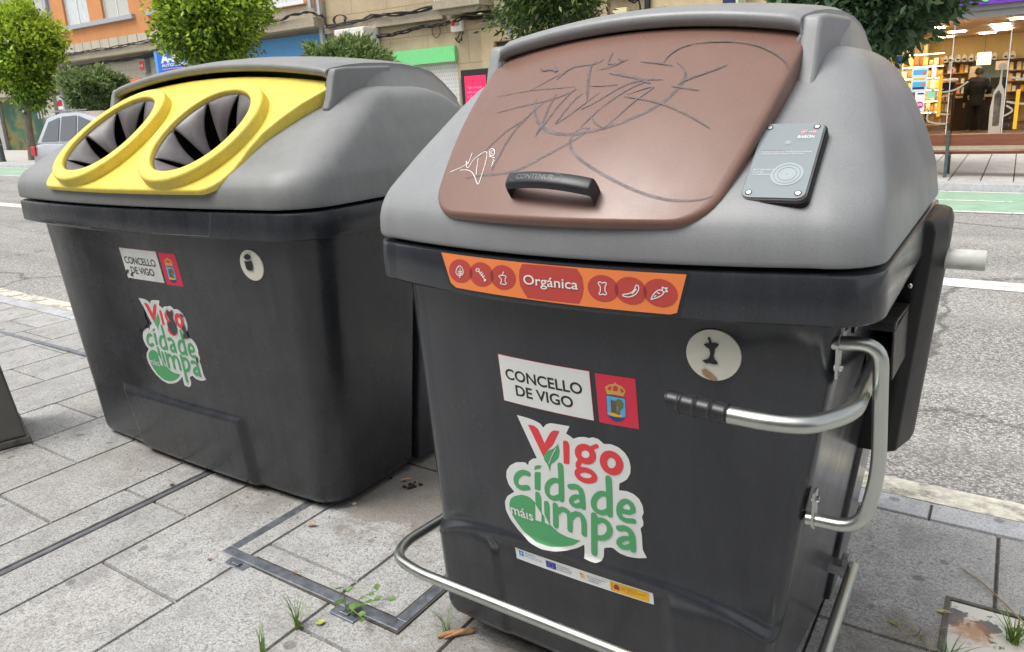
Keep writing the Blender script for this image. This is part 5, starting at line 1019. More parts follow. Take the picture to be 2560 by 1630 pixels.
part(t, 'case', F_['grey'], (-30.85, -30.45, FY - .20, FY - .003, 3.55, 4.10), bev=.01); part(t, 'front', F_['red'], (-30.80, -30.52, FY - .215, FY - .201, 3.66, 4.02)); sign_text(t, '112', -30.78, -30.56, 3.80, FY - .217, F_['white'], .09)
t = empty('notice', (-38.4, FY, 2.5), 'small white notices with red print on the concrete pillar', 'notice')
part(t, 'sheet', F_['white'], (-38.42, -37.9, FY - .03, FY - .003, 2.35, 3.0)); part(t, 'sheet', F_['white'], (-38.2, -37.8, FY - .03, FY - .003, 1.75, 2.2)); part(t, 'print', F_['red'], (-38.40, -37.92, FY - .036, FY - .031, 2.5, 2.75))
def ac(x0, x1, z0, z1):
    t = empty('air_conditioner', ((x0 + x1) / 2, FY, z0), 'white air conditioner on the stone wall above a bushy tree', 'air conditioner')
    part(t, 'case', F_['acw'], (x0, x1, FY - .75, FY - .03, z0, z1), bev=.03)
    b = MB(); b.lathe([(.36, 0), (.36, .02), (.30, .03)], (x0 + .55, FY - .75, (z0 + z1) / 2), 'y', 24); b.v = [(p[0], 2 * (FY - .75) - p[1], p[2]) for p in b.v]; b.build('fan_grille', F_['grey'], t, 40)
    part(t, 'bracket', F_['pipe'], (x0 + .2, x0 + .26, FY - .7, FY, z0 - .06, z0 - .001), (x1 - .26, x1 - .2, FY - .7, FY, z0 - .06, z0 - .001))
ac(-18.75, -17.45, 3.25, 4.12)
t = empty('alarm_box', (-14.25, FY, 3.7), 'white alarm box with a red lamp on the stone wall', 'alarm box')
part(t, 'case', F_['acw'], (-14.46, -14.05, FY - .16, FY - .003, 3.70, 4.06), bev=.02); b = MB(); b.lathe([(.07, 0), (.07, .03), (.05, .045)], (-14.36, FY - .16, 3.93), 'y', 16); b.v = [(p[0], 2 * (FY - .16) - p[1], p[2]) for p in b.v]; b.build('lamp', F_['red'], t, 40); part(t, 'grille', F_['grey'], (-14.27, -14.12, FY - .165, FY - .161, 3.86, 3.98))
t = empty('electric_box', (-8.85, FY, 3.5), 'cream electricity box above the right container, beside black cables', 'wall box')
part(t, 'case', flat('cream_box', (.68, .61, .36)), (-9.05, -8.66, FY - .30, FY - .121, 3.3, 3.78), bev=.012); part(t, 'meter', F_['acw'], (-8.62, -8.36, FY - .24, FY - .05, 3.3, 3.66), bev=.012)
t = empty('box_sign', (-5.8, FY, 3.6), 'dark projecting box sign with a pale edge over the navy fascia', 'sign')
part(t, 'case', F_['navy'], (-6.02, -5.72, FY - .75, FY - .17, 3.50, 4.3)); part(t, 'edge', flat('sign_edge', (.55, .66, .42)), (-5.717, -5.66, FY - .75, FY - .17, 3.48, 4.32)); part(t, 'mark', F_['greenA'], (-5.92, -5.84, FY - .757, FY - .751, 3.78, 3.95))
part(t, 'bracket', F_['pipe'], (-5.9, -5.8, FY - .17, FY, 3.9, 4.0))

def cable(pts, r, label, sag=.0, n=10, group='cable bundles along the facades'):
    q = []
    for (a, c) in zip(pts[:-1], pts[1:]):
        for k in range(n): t = k / n; q.append((lerp(a[0], c[0], t), lerp(a[1], c[1], t), lerp(a[2], c[2], t) - sag * 4 * t * (1 - t)))
    q.append(pts[-1]); b = MB(); rr = random.Random(len(pts) + int(abs(pts[0][0])))
    for s in range(3): ph = rr.random() * 6; b.tube([(p[0], p[1] - .04 + .03 * math.sin(i * .9 + s * 2 + ph), p[2] + .045 * math.sin(i * .7 + s * 2.1 + ph)) for i, p in enumerate(q)], r, 6)
    return tag(b.build('cable_bundle', F_['cable'], None, 80), label, 'cable', group)
cable([(-37.4, FY - .1, 4.22), (-33, FY - .1, 4.20), (-29, FY - .1, 4.26), (-24.5, FY - .1, 4.22)], .030, 'dark cables under the stone ledge of the orange house', .06)
cable([(-37.2, FY - .57, 4.68), (-33, FY - .57, 4.66), (-29, FY - .57, 4.70)], .018, 'thin cables lying along the top of the stone ledge', .03)
cable([(-24.0, FY - .58, 4.70), (-21.5, FY - .58, 4.72), (-20.2, FY - .58, 4.86), (-19.7, FY - .25, 4.72), (-19.5, FY - .2, 4.32)], .024, 'cables sweeping to the drainpipe at the right end of the orange house', .03)
cable([(-19.6, FY - .2, 4.34), (-17.5, FY - .2, 4.46), (-15.0, FY - .2, 4.46), (-13.0, FY - .2, 4.10), (-9.6, FY - .2, 4.05)], .028, 'black cables along the ledge of the stone house', .05)
cable([(-18.7, FY - .1, 3.98), (-17.6, FY - .1, 3.86), (-15.6, FY - .1, 3.98), (-14.0, FY - .1, 4.06), (-11.5, FY - .1, 4.02)], .026, 'black cables on the stone wall beneath the ledge', .06)
cable([(-14.1, FY - .06, 3.70), (-14.35, FY - .06, 3.48), (-14.15, FY - .06, 3.42), (-14.05, FY - .06, 3.68)], .010, 'thin looped wire hanging below the alarm box', .02)
cable([(-9.2, FY - .2, 4.2), (-8.7, FY - .2, 4.05), (-8.35, FY - .2, 3.9), (-8.25, FY - .2, 3.5)], .022, 'tangled cables above the cream electricity box', .05)
b = MB(); b.tube([(-15.08 + .16 * math.cos(a), FY - .08, 3.80 + .20 * math.sin(a)) for a in np.linspace(0, 12.5, 40)], .012, 6); tag(b.build('cable_coil', F_['cable'], None, 80), 'coil of black cable hanging on the stone wall', 'cable')
b = MB(); b.tube([(-19.05 + .34 * math.cos(a) * (1 - .02 * a), FY - .14, 4.50 + .16 * math.sin(a)) for a in np.linspace(0, 19, 60)], .014, 6); tag(b.build('cable_coil', F_['cable'], None, 80), 'messy coil of cable beside the drainpipe', 'cable')

# ---- pharmacy: lit shop behind glass
r5 = empty('pharmacy', (0, FY, .15), 'brightly lit pharmacy shop front with purple fascia and large glass panes', 'shop')
warm = stone('shop_wall', (.62, .47, .22), 40, 40, 0, var=.08)
b = MB(); b.box(-2.61, 6, FY, FY + 10, 3.0, 11); b.box(5.8, 6, FY, FY + 10, 0, 3.0); b.build('upper_wall', F_['stucco'], r5)
part(r5, 'fascia', F_['purple'], (-2.5, 6, FY - .22, FY - .003, 3.0, 3.75)); fs = part(r5, 'fascia_logo', F_['greenA'], (-.86, -.76, FY - .235, FY - .221, 3.05, 3.28)); part(r5, 'fascia_logo', F_['white'], (-.62, -.42, FY - .235, FY - .221, 3.07, 3.3), (-.30, -.24, FY - .235, FY - .221, 3.07, 3.3))
part(r5, 'shutter_box', F_['grey'], (-2.5, 6, FY - .12, FY + .15, 2.90, 2.998), (-2.5, 6, FY - .06, FY + .15, 2.76, 2.896))
part(r5, 'room_wall', warm, (-2.61, -2.5, FY + .1, 27.5, .1, 2.99), (-2.5, 5.8, 27.3, 27.5, .1, 2.99)); part(r5, 'ceiling', mat('shop_ceiling', (.62, .44, .30), .7), (-2.5, 5.8, FY + .2, 27.3, 2.80, 2.90)); part(r5, 'shop_floor', mat('shop_floor', (.22, .15, .09), .35), (-2.6, 5.8, FY, 27.3, .02, .15))
part(r5, 'plinth', mat('shop_plinth', (.42, .36, .26), .5), (-2.5, 5.8, FY - .01, FY + .08, .1, .42))
lamp_m = emit('shop_light', (1.0, .83, .58), 20)
for (x, y) in ((-.62, 22.3), (-.60, 23.3), (-.58, 24.4), (-.98, 25.6), (.8, 23), (1.8, 25), (-1.9, 21.5), (-.2, 20.6), (-1.6, 23.8), (.5, 26), (-2.0, 26)): part(r5, 'ceiling_light', lamp_m, (x - .19, x + .19, y - .16, y + .16, 2.775, 2.797))
gm, t, p = newmat('shop_glass'); t.nodes.remove(p); tr = t.nodes.new('ShaderNodeBsdfTransparent'); gl = t.nodes.new('ShaderNodeBsdfGlossy'); gl.inputs['Roughness'].default_value = .02; fr = t.nodes.new('ShaderNodeFresnel'); fr.inputs['IOR'].default_value = 1.35
mx = t.nodes.new('ShaderNodeMixShader'); L(t, fr.outputs[0], mx.inputs[0]); L(t, tr.outputs[0], mx.inputs[1]); L(t, gl.outputs[0], mx.inputs[2]); L(t, mx.outputs[0], t.nodes['Material Output'].inputs[0])
for (a, c) in ((-2.49, -1.33), (-.30, 1.0), (1.0, 3), (3, 5.8)): part(r5, 'glass_pane', gm, (a, c, FY + .02, FY + .03, .42, 2.76))
part(r5, 'pane_edge', F_['wframe'], (-1.33, -1.315, FY + .015, FY + .035, .42, 2.76), (-.315, -.30, FY + .015, FY + .035, .42, 2.76))
fr_ = flat('frosted_print', (.40, .36, .28), .6)
def fcurve(pts, w, name='frosted_print'): return ribbons([pts], w, name, fr_, r5, lambda x, z, off: (x, FY + .012 - off, z), .001, 1, 2)
fcurve([(-1.75, 1.42), (-1.5, 1.30), (-1.2, 1.34), (-1.0, 1.5)], .05 * .7); fcurve([(-1.75, .98), (-1.6, .88), (-1.35, .84), (-1.3, .84)], .05 * .7); fcurve([(-1.78, 1.28), (-1.55, 1.2), (-1.32, 1.24)], .03 * .7); fcurve([(-1.68, .92), (-1.72, .72), (-1.55, .66), (-1.33, .64)], .05 * .7)
fcurve([(-1.22, 2.02), (-1.40, 1.88), (-1.25, 1.76)], .045 * .7); fcurve([(-.24, 1.55), (0, 1.48), (.4, 1.5)], .06 * .7); fcurve([(-.26, 1.06), (0, 1.0), (.4, 1.02)], .06 * .7); fcurve([(-.28, .78), (-.12, .88), (-.26, .98)], .05 * .7)
def on_glass(name, label, cat, a, c, d, e, m): return tag(part(None, name, m, (a, c, FY + .004, FY + .016, d, e)), label, cat)
p1 = empty('poster', (-1.9, FY, 1.35), 'blue and white seaside poster, the upper poster on the pharmacy glass', 'poster')
part(p1, 'sheet', flat('poster_pale', (.60, .76, .78)), (-2.06, -1.75, FY + .006, FY + .016, 1.35, 1.845)); part(p1, 'picture', M['blue'], (-2.03, -1.78, FY + .002, FY + .0055, 1.70, 1.80), (-2.03, -1.78, FY + .002, FY + .0055, 1.44, 1.55)); part(p1, 'picture_sea', F_['navy'], (-2.03, -1.80, FY + .002, FY + .0055, 1.395, 1.438)); part(p1, 'picture_figure', F_['osign'], (-1.85, -1.79, FY - .001, FY + .0018, 1.70, 1.765), (-1.85, -1.79, FY - .001, FY + .0018, 1.46, 1.52)); part(p1, 'text_band', M['amber'], (-2.02, -1.8, FY + .002, FY + .0055, 1.60, 1.63))
p2 = empty('poster', (-1.9, FY, .93), 'white discount poster with a woman and a magenta 20% circle', 'poster')
part(p2, 'sheet', F_['white'], (-2.10, -1.775, FY + .006, FY + .016, .93, 1.345)); part(p2, 'portrait', flat('portrait_dark', (.10, .075, .06)), (-2.09, -1.97, FY + .002, FY + .0055, .94, 1.335))
b = MB(); b.lathe([(.045, 0), (.045, .003)], (-2.025, FY - .001, 1.18), 'y', 16); b.v = [(q[0], q[1], 1.18 + (q[2] - 1.18) * 1.5) for q in b.v]; b.build('portrait_face', flat('portrait_face', (.52, .36, .28)), p2)
b = MB(); b.lathe([(.072, 0), (.072, .003)], (-1.865, FY + .001, 1.06), 'y', 24); b.build('discount_circle', flat('magenta', (.58, .035, .26)), p2); letter('lettering', '20%', -1.925, -1.808, 1.045, F_['white'], p2, lambda x, z, off: (x, FY - .001 - off, z), .002, .05, .03); part(p2, 'text_band', F_['navy'], (-1.92, -1.80, FY + .002, FY + .0055, 1.285, 1.315))
on_glass('note', 'mint green note stuck on the pharmacy glass', 'note', -1.745, -1.575, 1.19, 1.335, flat('mint', (.30, .66, .46)))
on_glass('leaflet', 'small white leaflet on the pharmacy glass above the mint note', 'leaflet', -1.68, -1.60, 1.60, 1.90, F_['white'])
on_glass('decal_tape', 'bright yellow measuring tape decal on the left glass pane', 'decal', -1.53, -1.46, .80, 1.66, M['amber']); on_glass('decal_tape', 'bright yellow measuring tape decal on the right glass pane', 'decal', -.12, -.05, .50, 1.30, M['amber'])
# interior
wood = mat('dark_wood', (.035, .018, .013), .4, .3, 6); shelfm = mat('shelf_wood', (.40, .26, .12), .5)
cn = empty('counter', (-1.1, 25.3, .15), 'dark wooden shop counter behind the customer', 'counter'); part(cn, 'body', wood, (-1.62, -.45, 25.5, 26.1, .15, 1.06), bev=.01); part(cn, 'worktop', mat('counter_top', (.45, .36, .26), .4), (-1.66, -.42, 25.42, 26.14, 1.062, 1.11))
dr = empty('drawer_unit', (-.2, 25.2, .15), 'dark drawer unit right of the shop counter', 'drawers'); part(dr, 'case', wood, (-.42, -.06, 25.2, 25.7, .15, .98))
for k in range(4): d_ = part(dr, 'drawer', mat('drawer_front', (.055, .022, .020), .35), (-.41, -.07, 25.17, 25.199, .2 + .19 * k, .37 + .19 * k), bev=.006); part(d_, 'knob', M['steel'], (-.27, -.24, 25.15, 25.169, .27 + .19 * k, .295 + .19 * k))
sh = empty('shelf_unit', (-1.9, 26.9, .15), 'wooden wall shelving along the back of the pharmacy', 'shelves')
part(sh, 'shelf', wood, *[(-2.45, 3.5, 26.75, 27.25, z, z + .03) for z in (2.05,)]); part(sh, 'back_panel', shelfm, (-2.45, -1.30, 27.2, 27.28, .3, 2.05), (-.42, 3.5, 27.2, 27.28, .3, 2.05))
for z in (1.15, 1.45, 1.75): part(sh, 'shelf', shelfm, (-2.45, -1.32, 26.85, 27.19, z, z + .025)); part(sh, 'shelf', shelfm, (-.40, 3.5, 26.85, 27.19, z, z + .025))
part(sh, 'upright', wood, (-1.32, -1.24, 26.8, 27.25, .15, 2.05)); part(sh, 'glass_panel', mat('teal_panel', (.20, .27, .25), .2), (-1.22, -.42, 27.2, 27.28, .9, 2.04))
gs = empty('display_shelf', (-1.95, 20.6, .15), 'shop window shelving crowded with amber and cream packets', 'shelves')
for z in (.55, .85, 1.10, 1.35, 1.62, 1.88): part(gs, 'shelf', shelfm, (-2.48, -1.55, 20.3, 20.72, z, z + .02))
tag(part(None, 'hanging_tag', F_['signblue'], (-2.44, -2.34, FY + .3, FY + .32, 1.97, 2.13)), 'small bright blue tag at the left end of the pharmacy window', 'tag')
part(gs, 'upright', F_['acw'], (-2.49, -2.40, 20.2, 20.75, .15, 2.02)); part(gs, 'light_strip', emit('shelf_strip', (1.0, .74, .42), 14), *[(-2.38, -1.57, 20.24, 20.27, z, z + .012) for z in (.845, 1.095, 1.345, 1.615, 1.875, 2.15)])
rnd = random.Random(4); cols = [(.80, .42, .10), (.85, .66, .34), (.70, .25, .07), (.82, .74, .58), (.75, .55, .16), (.62, .14, .05), (.82, .80, .72), (.55, .66, .20), (.85, .35, .25)]
pm = [flat('packet_%s' % n, c) for n, c in zip(('amber', 'straw', 'rust', 'ivory', 'ochre', 'red', 'white', 'lime', 'coral'), cols)]
protos = []
for k, mm in enumerate(pm):
    b = MB()
    if k % 3 == 2: b.lathe([(.035, 0), (.037, .01), (.037, .10), (.016, .125), (.016, .15)], (0, 0, 0), 'z', 8)
    else: b.box(-.04, .04, -.03, .03, 0, .15)
    o = b.build('packet', mm, None, 40 if k % 3 == 2 else None); tag(o, None, 'packet', 'packets on the pharmacy shelves'); protos.append(o)
names = ('amber', 'straw yellow', 'rust', 'ivory', 'ochre', 'red', 'white', 'lime green', 'coral'); used = set()
def packet(k, x, y, z, s, where):
    o = protos[k]
    if k in used: o = o.copy(); C.objects.link(o)
    used.add(k); o.location = (x, y, z); o.scale = (s, 1, s * (.8 + .5 * rnd.random())); o['label'] = 'small %s %s %s' % (names[k], 'bottle' if k % 3 == 2 else 'packet', where)
for z in (.87, 1.12, 1.37, 1.64, 1.90):
    x = -2.36
    while x < -1.58: packet(rnd.choice((0, 0, 1, 2, 3, 4, 1)), x, 20.45 + rnd.uniform(-.06, .08), z, rnd.uniform(.95, 1.4), 'on the crowded shop window shelving'); x += rnd.uniform(.085, .115)
for z in (1.175, 1.475, 1.775):
    for xa, xb in ((-2.3, -1.36), (-.36, .75)):
        x = xa
        while x < xb: packet(rnd.choice((0, 3, 6, 7, 8, 1)) if xa < -1 else rnd.choice((8, 1, 1, 0, 6)), x, 27.0, z, rnd.uniform(.9, 1.35), 'on the shelving along the back wall'); x += rnd.uniform(.11, .2)
jm = flat('jar_white', (.62, .60, .54), .3)
j0 = empty('apothecary_jar', (0, 0, 0), 'white apothecary jar with a dark label on the top shelf of the pharmacy', 'jar', 'apothecary jars on the top shelf')
b = MB(); b.lathe([(.06, 0), (.075, .02), (.075, .13), (.05, .16), (.055, .17)], (0, 0, 0), 'z', 12); b.build('pot', jm, j0, 40); b = MB(); b.lathe([(.055, .171), (.05, .19), (.015, .2), (.02, .22)], (0, 0, 0), 'z', 12); b.build('lid', jm, j0, 40); part(j0, 'paper_label', M['ink'], (-.035, .035, -.078, -.0752, .05, .10))
ds = empty('display_stand', (-1.75, 22.4, .15), 'dark cosmetics stand with pale curved top inside the pharmacy, left of the customer', 'display stand')
part(ds, 'side', wood, (-2.05, -2.02, 22.3, 22.7, .15, 1.50), (-1.47, -1.44, 22.3, 22.7, .15, 1.50)); part(ds, 'top', F_['acw'], (-2.09, -1.40, 22.25, 22.7, 1.52, 1.60), bev=.03); part(ds, 'picture', F_['navy'], (-2.0, -1.49, 22.66, 22.69, 1.24, 1.50))
for z in (.5, .78, 1.04): part(ds, 'shelf', shelfm, (-2.015, -1.475, 22.3, 22.68, z, z + .02))
for z in (.522, .802, 1.062):
    x = -1.97
    while x < -1.51: packet(rnd.choice((3, 6, 1, 0, 8, 4)), x, 22.42, z, rnd.uniform(.8, 1.1), 'on the dark cosmetics stand'); x += rnd.uniform(.08, .11)
for k in range(len(protos)):
    if k not in used: bpy.data.objects.remove(protos[k])
first = True
for x in (-2.05, -1.9, -1.72, -1.55, -1.38, -1.22, -.98, -.80, -.52, -.36, .1):
    o = j0 if first else copy_tree(j0); first = False; o.location = (x, 26.95, 2.081)
tl = empty('pendant_lamp', (-.98, 25.0, 2.2), 'cream pleated lamp shade hanging lit above the counter', 'lamp')
b = MB(); b.lathe([(.17, 0), (.165, .16), (.16, .32)], (-.98, 25.0, 1.93), 'z', 24); b.build('shade', emit('lamp_shade', (1.0, .82, .42), 1.3), tl, 60); part(tl, 'cord', F_['cable'], (-.985, -.975, 24.995, 25.005, 2.25, 2.80))
mo = empty('monitor', (-.58, 25.8, 1.11), 'black computer monitor on the shop counter', 'monitor'); part(mo, 'screen', F_['cable'], (-.80, -.40, 25.78, 25.82, 1.27, 1.58), bev=.008); part(mo, 'stand', F_['cable'], (-.62, -.56, 25.79, 25.83, 1.112, 1.268))
for x, w, z0, z1 in ((-1.34, .22, 1.62, 1.92), (-.72, .30, 1.78, 2.02)): tag(part(None, 'paper_sign', flat('sign_paper', (.66, .56, .45)), (x, x + w, 25.9, 25.905, z0, z1)), 'pale paper sign hanging %s the lit lamp in the pharmacy' % ('left of' if x < -1 else 'right of'), 'sign')
bt = empty('height_ruler', (-.44, FY + .6, .15), 'tall tapering white height measuring board standing inside the pharmacy', 'display board')
b = MB(); b.prism([(-.56, .16), (-.34, .16), (-.33, .9), (-.34, 1.28), (-.40, 1.42), (-.41, 1.72), (-.43, 1.72), (-.45, 1.42), (-.53, 1.26), (-.57, .9)], 'y', FY + .6, FY + .63); b.build('board', flat('board_cream', (.66, .62, .52)), bt); b = MB(); b.prism([(-.50, .55), (-.38, .55), (-.38, 1.2), (-.44, 1.3), (-.51, 1.2)], 'y', FY + .592, FY + .598); b.build('cut_out', mat('board_dark', (.16, .13, .11), .3, .6, 9), bt)
b = MB(); b.lathe([(.02, -.01), (.075, 0), (.075, .02)], (-.42, FY + .60, 1.78), 'y', 16); b.build('knob', flat('board_knob', (.55, .5, .42)), bt)

# unseen house front added behind the camera to shade containers and darken their reflections
r6 = empty('added_house_front', (-8, -7.5, 0), 'unseen house front added along the near pavement, behind the camera, to shade the containers', 'building')
nh = [(x, x + 1.3, z, z + 1.9) for x in range(-38, 22, 4) for z in (1.0, 4.6, 7.6)]
b = MB(); xs = sorted({-40, 24} | {h[0] for h in nh} | {h[1] for h in nh}); zs = sorted({-.1, 9.6} | {h[2] for h in nh} | {h[3] for h in nh})
for i in range(len(xs) - 1):
    for j in range(len(zs) - 1):
        cx, cz = (xs[i] + xs[i + 1]) / 2, (zs[j] + zs[j + 1]) / 2; dy = .18 if any(h[0] < cx < h[1] and h[2] < cz < h[3] for h in nh) else 0
        b.box(xs[i], xs[i + 1], -8.0, -7.5 - dy, zs[j], zs[j + 1])
b.build('wall', stone('near_stone', (.20, .20, .20), 1.4, .8, .012), r6)
for h in nh: part(r6, 'pane', F_['glassdk'], (h[0] + .03, h[1] - .03, -7.70, -7.665, h[2] + .03, h[3] - .03))

# ---------------------------------------------------------------- trees
lm, t, p = newmat('leaf'); a = t.nodes.new('ShaderNodeAttribute'); a.attribute_name = 'tone'
L(t, a.outputs['Color'], p.inputs['Base Color']); p.inputs['Roughness'].default_value = .42; p.inputs['Specular IOR Level'].default_value = .45
trn = t.nodes.new('ShaderNodeBsdfTranslucent'); L(t, a.outputs['Color'], trn.inputs[0]); mx = t.nodes.new('ShaderNodeMixShader'); mx.inputs[0].default_value = .36
L(t, p.outputs[0], mx.inputs[1]); L(t, trn.outputs[0], mx.inputs[2]); L(t, mx.outputs[0], t.nodes['Material Output'].inputs[0]); M['leaf'] = lm
M['bark'] = mat('bark', (.20, .165, .125), .9, .35, 9, bs=.6, bscale=30, stretch=(1, 1, .35)); M['bark_dark'] = mat('dark_bark', (.085, .07, .055), .9, .35, 9, bs=.6, bscale=30, stretch=(1, 1, .35))

def crown_mesh(rng, c, rx, ry, rz, nclump, per, leaf, aspect, pal, young, droop=.0, spread=.17, lobes=.16, shell=.45):
    c = np.array(c); u = rng.normal(size=(nclump, 3)); u /= np.linalg.norm(u, axis=1)[:, None]
    r = (shell + (1 - shell) * rng.random(nclump) ** .6)
    lob = 1 + lobes * (np.sin(u[:, 0] * 4.1 + 1.3) * np.sin(u[:, 1] * 3.7 + .4) + np.sin(u[:, 2] * 4.6 + u[:, 0] * 2.2))
    cc = u * (r * lob)[:, None] * np.array([rx, ry, rz])
    n = nclump * per
    base = np.repeat(cc, per, 0) + rng.normal(size=(n, 3)) * spread * min(rx, rz)
    od = np.repeat(u, per, 0) + rng.normal(size=(n, 3)) * .75 + np.array([0, 0, .25 - droop]); od /= np.linalg.norm(od, axis=1)[:, None]
    sd_ = np.cross(od, rng.normal(size=(n, 3))); sd_ /= np.linalg.norm(sd_, axis=1)[:, None]; nr = np.cross(od, sd_)
    ln = leaf * rng.uniform(.65, 1.25, n)[:, None]; w = ln * aspect
    b0 = base + c
    V = np.stack([b0, b0 + od * ln * .42 + sd_ * w * .5 + nr * w * .10, b0 + od * ln, b0 + od * ln * .42 - sd_ * w * .5 + nr * w * .10], 1).reshape(-1, 3)
    outer = np.repeat(r, per) + rng.normal(size=n) * .10; clt = np.repeat(rng.normal(size=nclump), per)
    kk = rng.random(n)
    col = np.array(pal[0])[None] * (1 - kk[:, None]) + np.array(pal[1])[None] * kk[:, None]
    col = col * (1 + .22 * clt[:, None]).clip(.5, 1.6)
    yy = (rng.random(n) < np.clip(young * (.25 + 1.3 * (np.repeat(u[:, 2], per) * .5 + .5)) * (outer > .72), 0, .95))
    col[yy] = np.array(pal[2])[None] * rng.uniform(.75, 1.2, yy.sum())[:, None]
    me = bpy.data.meshes.new('crown'); me.vertices.add(4 * n); me.vertices.foreach_set('co', V.ravel())
    me.loops.add(6 * n); me.polygons.add(2 * n)
    q = np.arange(n)[:, None] * 4; me.loops.foreach_set('vertex_index', np.concatenate([q, q + 1, q + 2, q, q + 2, q + 3], 1).ravel())
    me.polygons.foreach_set('loop_start', np.arange(2 * n) * 3); me.update(); me.validate()
    at = me.color_attributes.new('tone', 'FLOAT_COLOR', 'POINT'); at.data.foreach_set('color', np.repeat(np.concatenate([col.clip(0, 1), np.ones((n, 1))], 1), 4, 0).ravel())
    me.materials.append(M['leaf']); return me

def tree(name, label, group, base, c, r, nclump, per, leaf, aspect, pal, young, trunk_r, seed, bark='bark', droop=0.0, spread=.115, lobes=.15, trunks=None):
    rng = np.random.default_rng(seed); root = empty(name, base, label, 'tree', group)
    o = bpy.data.objects.new('crown', crown_mesh(rng, c, r[0], r[1], r[2], nclump, per, leaf, aspect, pal, young, droop, spread, lobes)); C.objects.link(o); attach(o, root)
    b = MB(); top = Vector(c); bs = Vector(base); rr = random.Random(seed)
    for (dx, dy) in (trunks or [(0, 0)]):
        fork = bs.lerp(top, .62) + Vector((dx, dy, 0)); pts = [bs + Vector((dx * .3, dy * .3, -.05))] + [bs.lerp(fork, k / 5) + Vector((rr.uniform(-.03, .03), rr.uniform(-.03, .03), 0)) for k in range(1, 6)]
        b.tube(pts, [trunk_r * (1.25 - .5 * k / 5) for k in range(6)], 10)
        for k in range(6):
            a = k * 1.05 + rr.random(); tip = fork + Vector((math.cos(a) * r[0] * .75, math.sin(a) * r[1] * .75, r[2] * rr.uniform(.1, .8)))
            mid = fork.lerp(tip, .5) + Vector((0, 0, r[2] * .12)); b.tube([fork - Vector((0, 0, .1)), fork.lerp(mid, .5), mid, mid.lerp(tip, .5), tip], [trunk_r * .55, trunk_r * .45, trunk_r * .34, trunk_r * .22, trunk_r * .08], 7)
            for q in range(2): b.tube([mid, mid.lerp(tip, .6) + Vector((rr.uniform(-.4, .4), rr.uniform(-.4, .4), rr.uniform(-.1, .5)))], [trunk_r * .24, trunk_r * .06], 6)
    b.build('trunk', M[bark], root, 60); return root
TG = 'street trees along the far pavement'
lime = ((.085, .165, .022), (.18, .30, .032), (.46, .60, .06)); dark = ((.070, .115, .048), (.15, .22, .08), (.27, .36, .12)); glos = ((.036, .080, .040), (.12, .195, .088), (.25, .35, .15))
tree('street_tree', 'bright lime green rounded tree with a tall bare trunk at the left edge', TG, (-30.95, 14, .36), (-30.25, 14, 4.40), (1.22, 1.30, 1.70), 420, 52, .17, .52, lime, .85, .13, 1)
tree('street_tree', 'bright lime green rounded tree in front of the blue shop sign', TG, (-19.8, 14, .28), (-19.05, 14, 4.55), (1.45, 1.45, 1.36), 480, 54, .155, .52, lime, .82, .12, 2)
tree('street_tree', 'small dull green ball-shaped tree left of the yellow panel', TG, (-25.9, 14, .33), (-25.75, 14, 2.74), (.93, .95, .64), 320, 46, .14, .38, dark, .40, .08, 3, 'bark_dark')
tree('street_tree', 'bushy dull green tree below the air conditioner, behind the yellow container', TG, (-13.9, 14, .22), (-13.93, 14, 2.62), (.90, .94, .68), 330, 50, .15, .32, ((.060, .105, .040), (.12, .185, .066), (.23, .32, .10)), .55, .09, 4, 'bark_dark')
tree('street_tree', 'loose leafy green tree with drooping shoots above the container lid', TG, (-8.15, 14, .17), (-8.08, 14, 3.9), (1.1, 1.1, .98), 330, 44, .14, .36, ((.040, .080, .020), (.085, .145, .035), (.20, .28, .05)), .5, .09, 5, 'bark_dark', .35, .19, .22, [(-.12, 0), (.14, .05)])
tree('street_tree', 'large dark glossy tree with a flat trimmed underside beside the pharmacy', TG, (-2.2, 13.6, .12), (-2.16, 13.6, 3.1), (1.28, 1.26, 1.0), 480, 44, .19, .42, glos, .10, .10, 6, 'bark_dark', .1, .15, .06)

# ---------------------------------------------------------------- bench, digital poster stand, bollards
bw = mat('bench_wood', (.24, .085, .048), .42, .22, 3, stretch=(.6, 8, 8), bs=.1); bi = mat('bench_iron', (.12, .15, .155), .5, .25, 20, metal=.5)
t = empty('bench', (0, 13.5, .1), 'brown wooden street bench with dark metal legs, seen from behind', 'bench')
part(t, 'backrest', bw, (-1.20, 1.1, 13.24, 13.28, .575, .745), bev=.008); part(t, 'seat', bw, (-1.19, 1.1, 13.32, 13.78, .445, .485), bev=.008)
for x in (-.88, .78):
    b = MB(); b.prism([(13.17, .10), (13.23, .10), (13.26, .42), (13.75, .40), (13.78, .10), (13.83, .10), (13.80, .445), (13.30, .46), (13.245, .80), (13.20, .80), (13.215, .5)], 'x', x - .022, x + .022); bevel(b.build('leg', bi, t), .006)
t = empty('poster_stand', (-10.1, 14, .2), 'black digital poster stand with a red screen between the two containers', 'poster stand')
part(t, 'frame', F_['cable'], (-10.55, -9.74, 14.0, 14.14, .19, 2.31), bev=.015); sc = part(t, 'screen', emit('red_screen', (.74, .015, .075), .55), (-10.44, -9.86, 13.988, 13.999, .7, 2.17))
pkk = emit('screen_pink', (.85, .18, .42), .5)
for k, s in enumerate(('* Que no sepas', 'todos los nuestros', 'en Quero...', 'Que')): letter('lettering', s, -10.39 + (.12 if k == 3 else 0), (-9.98, -9.90, -10.08, -10.1)[k], 1.90 - .10 * k, pkk, sc, lambda x, z, off: (x, 13.987 - off, z), .001, .055)
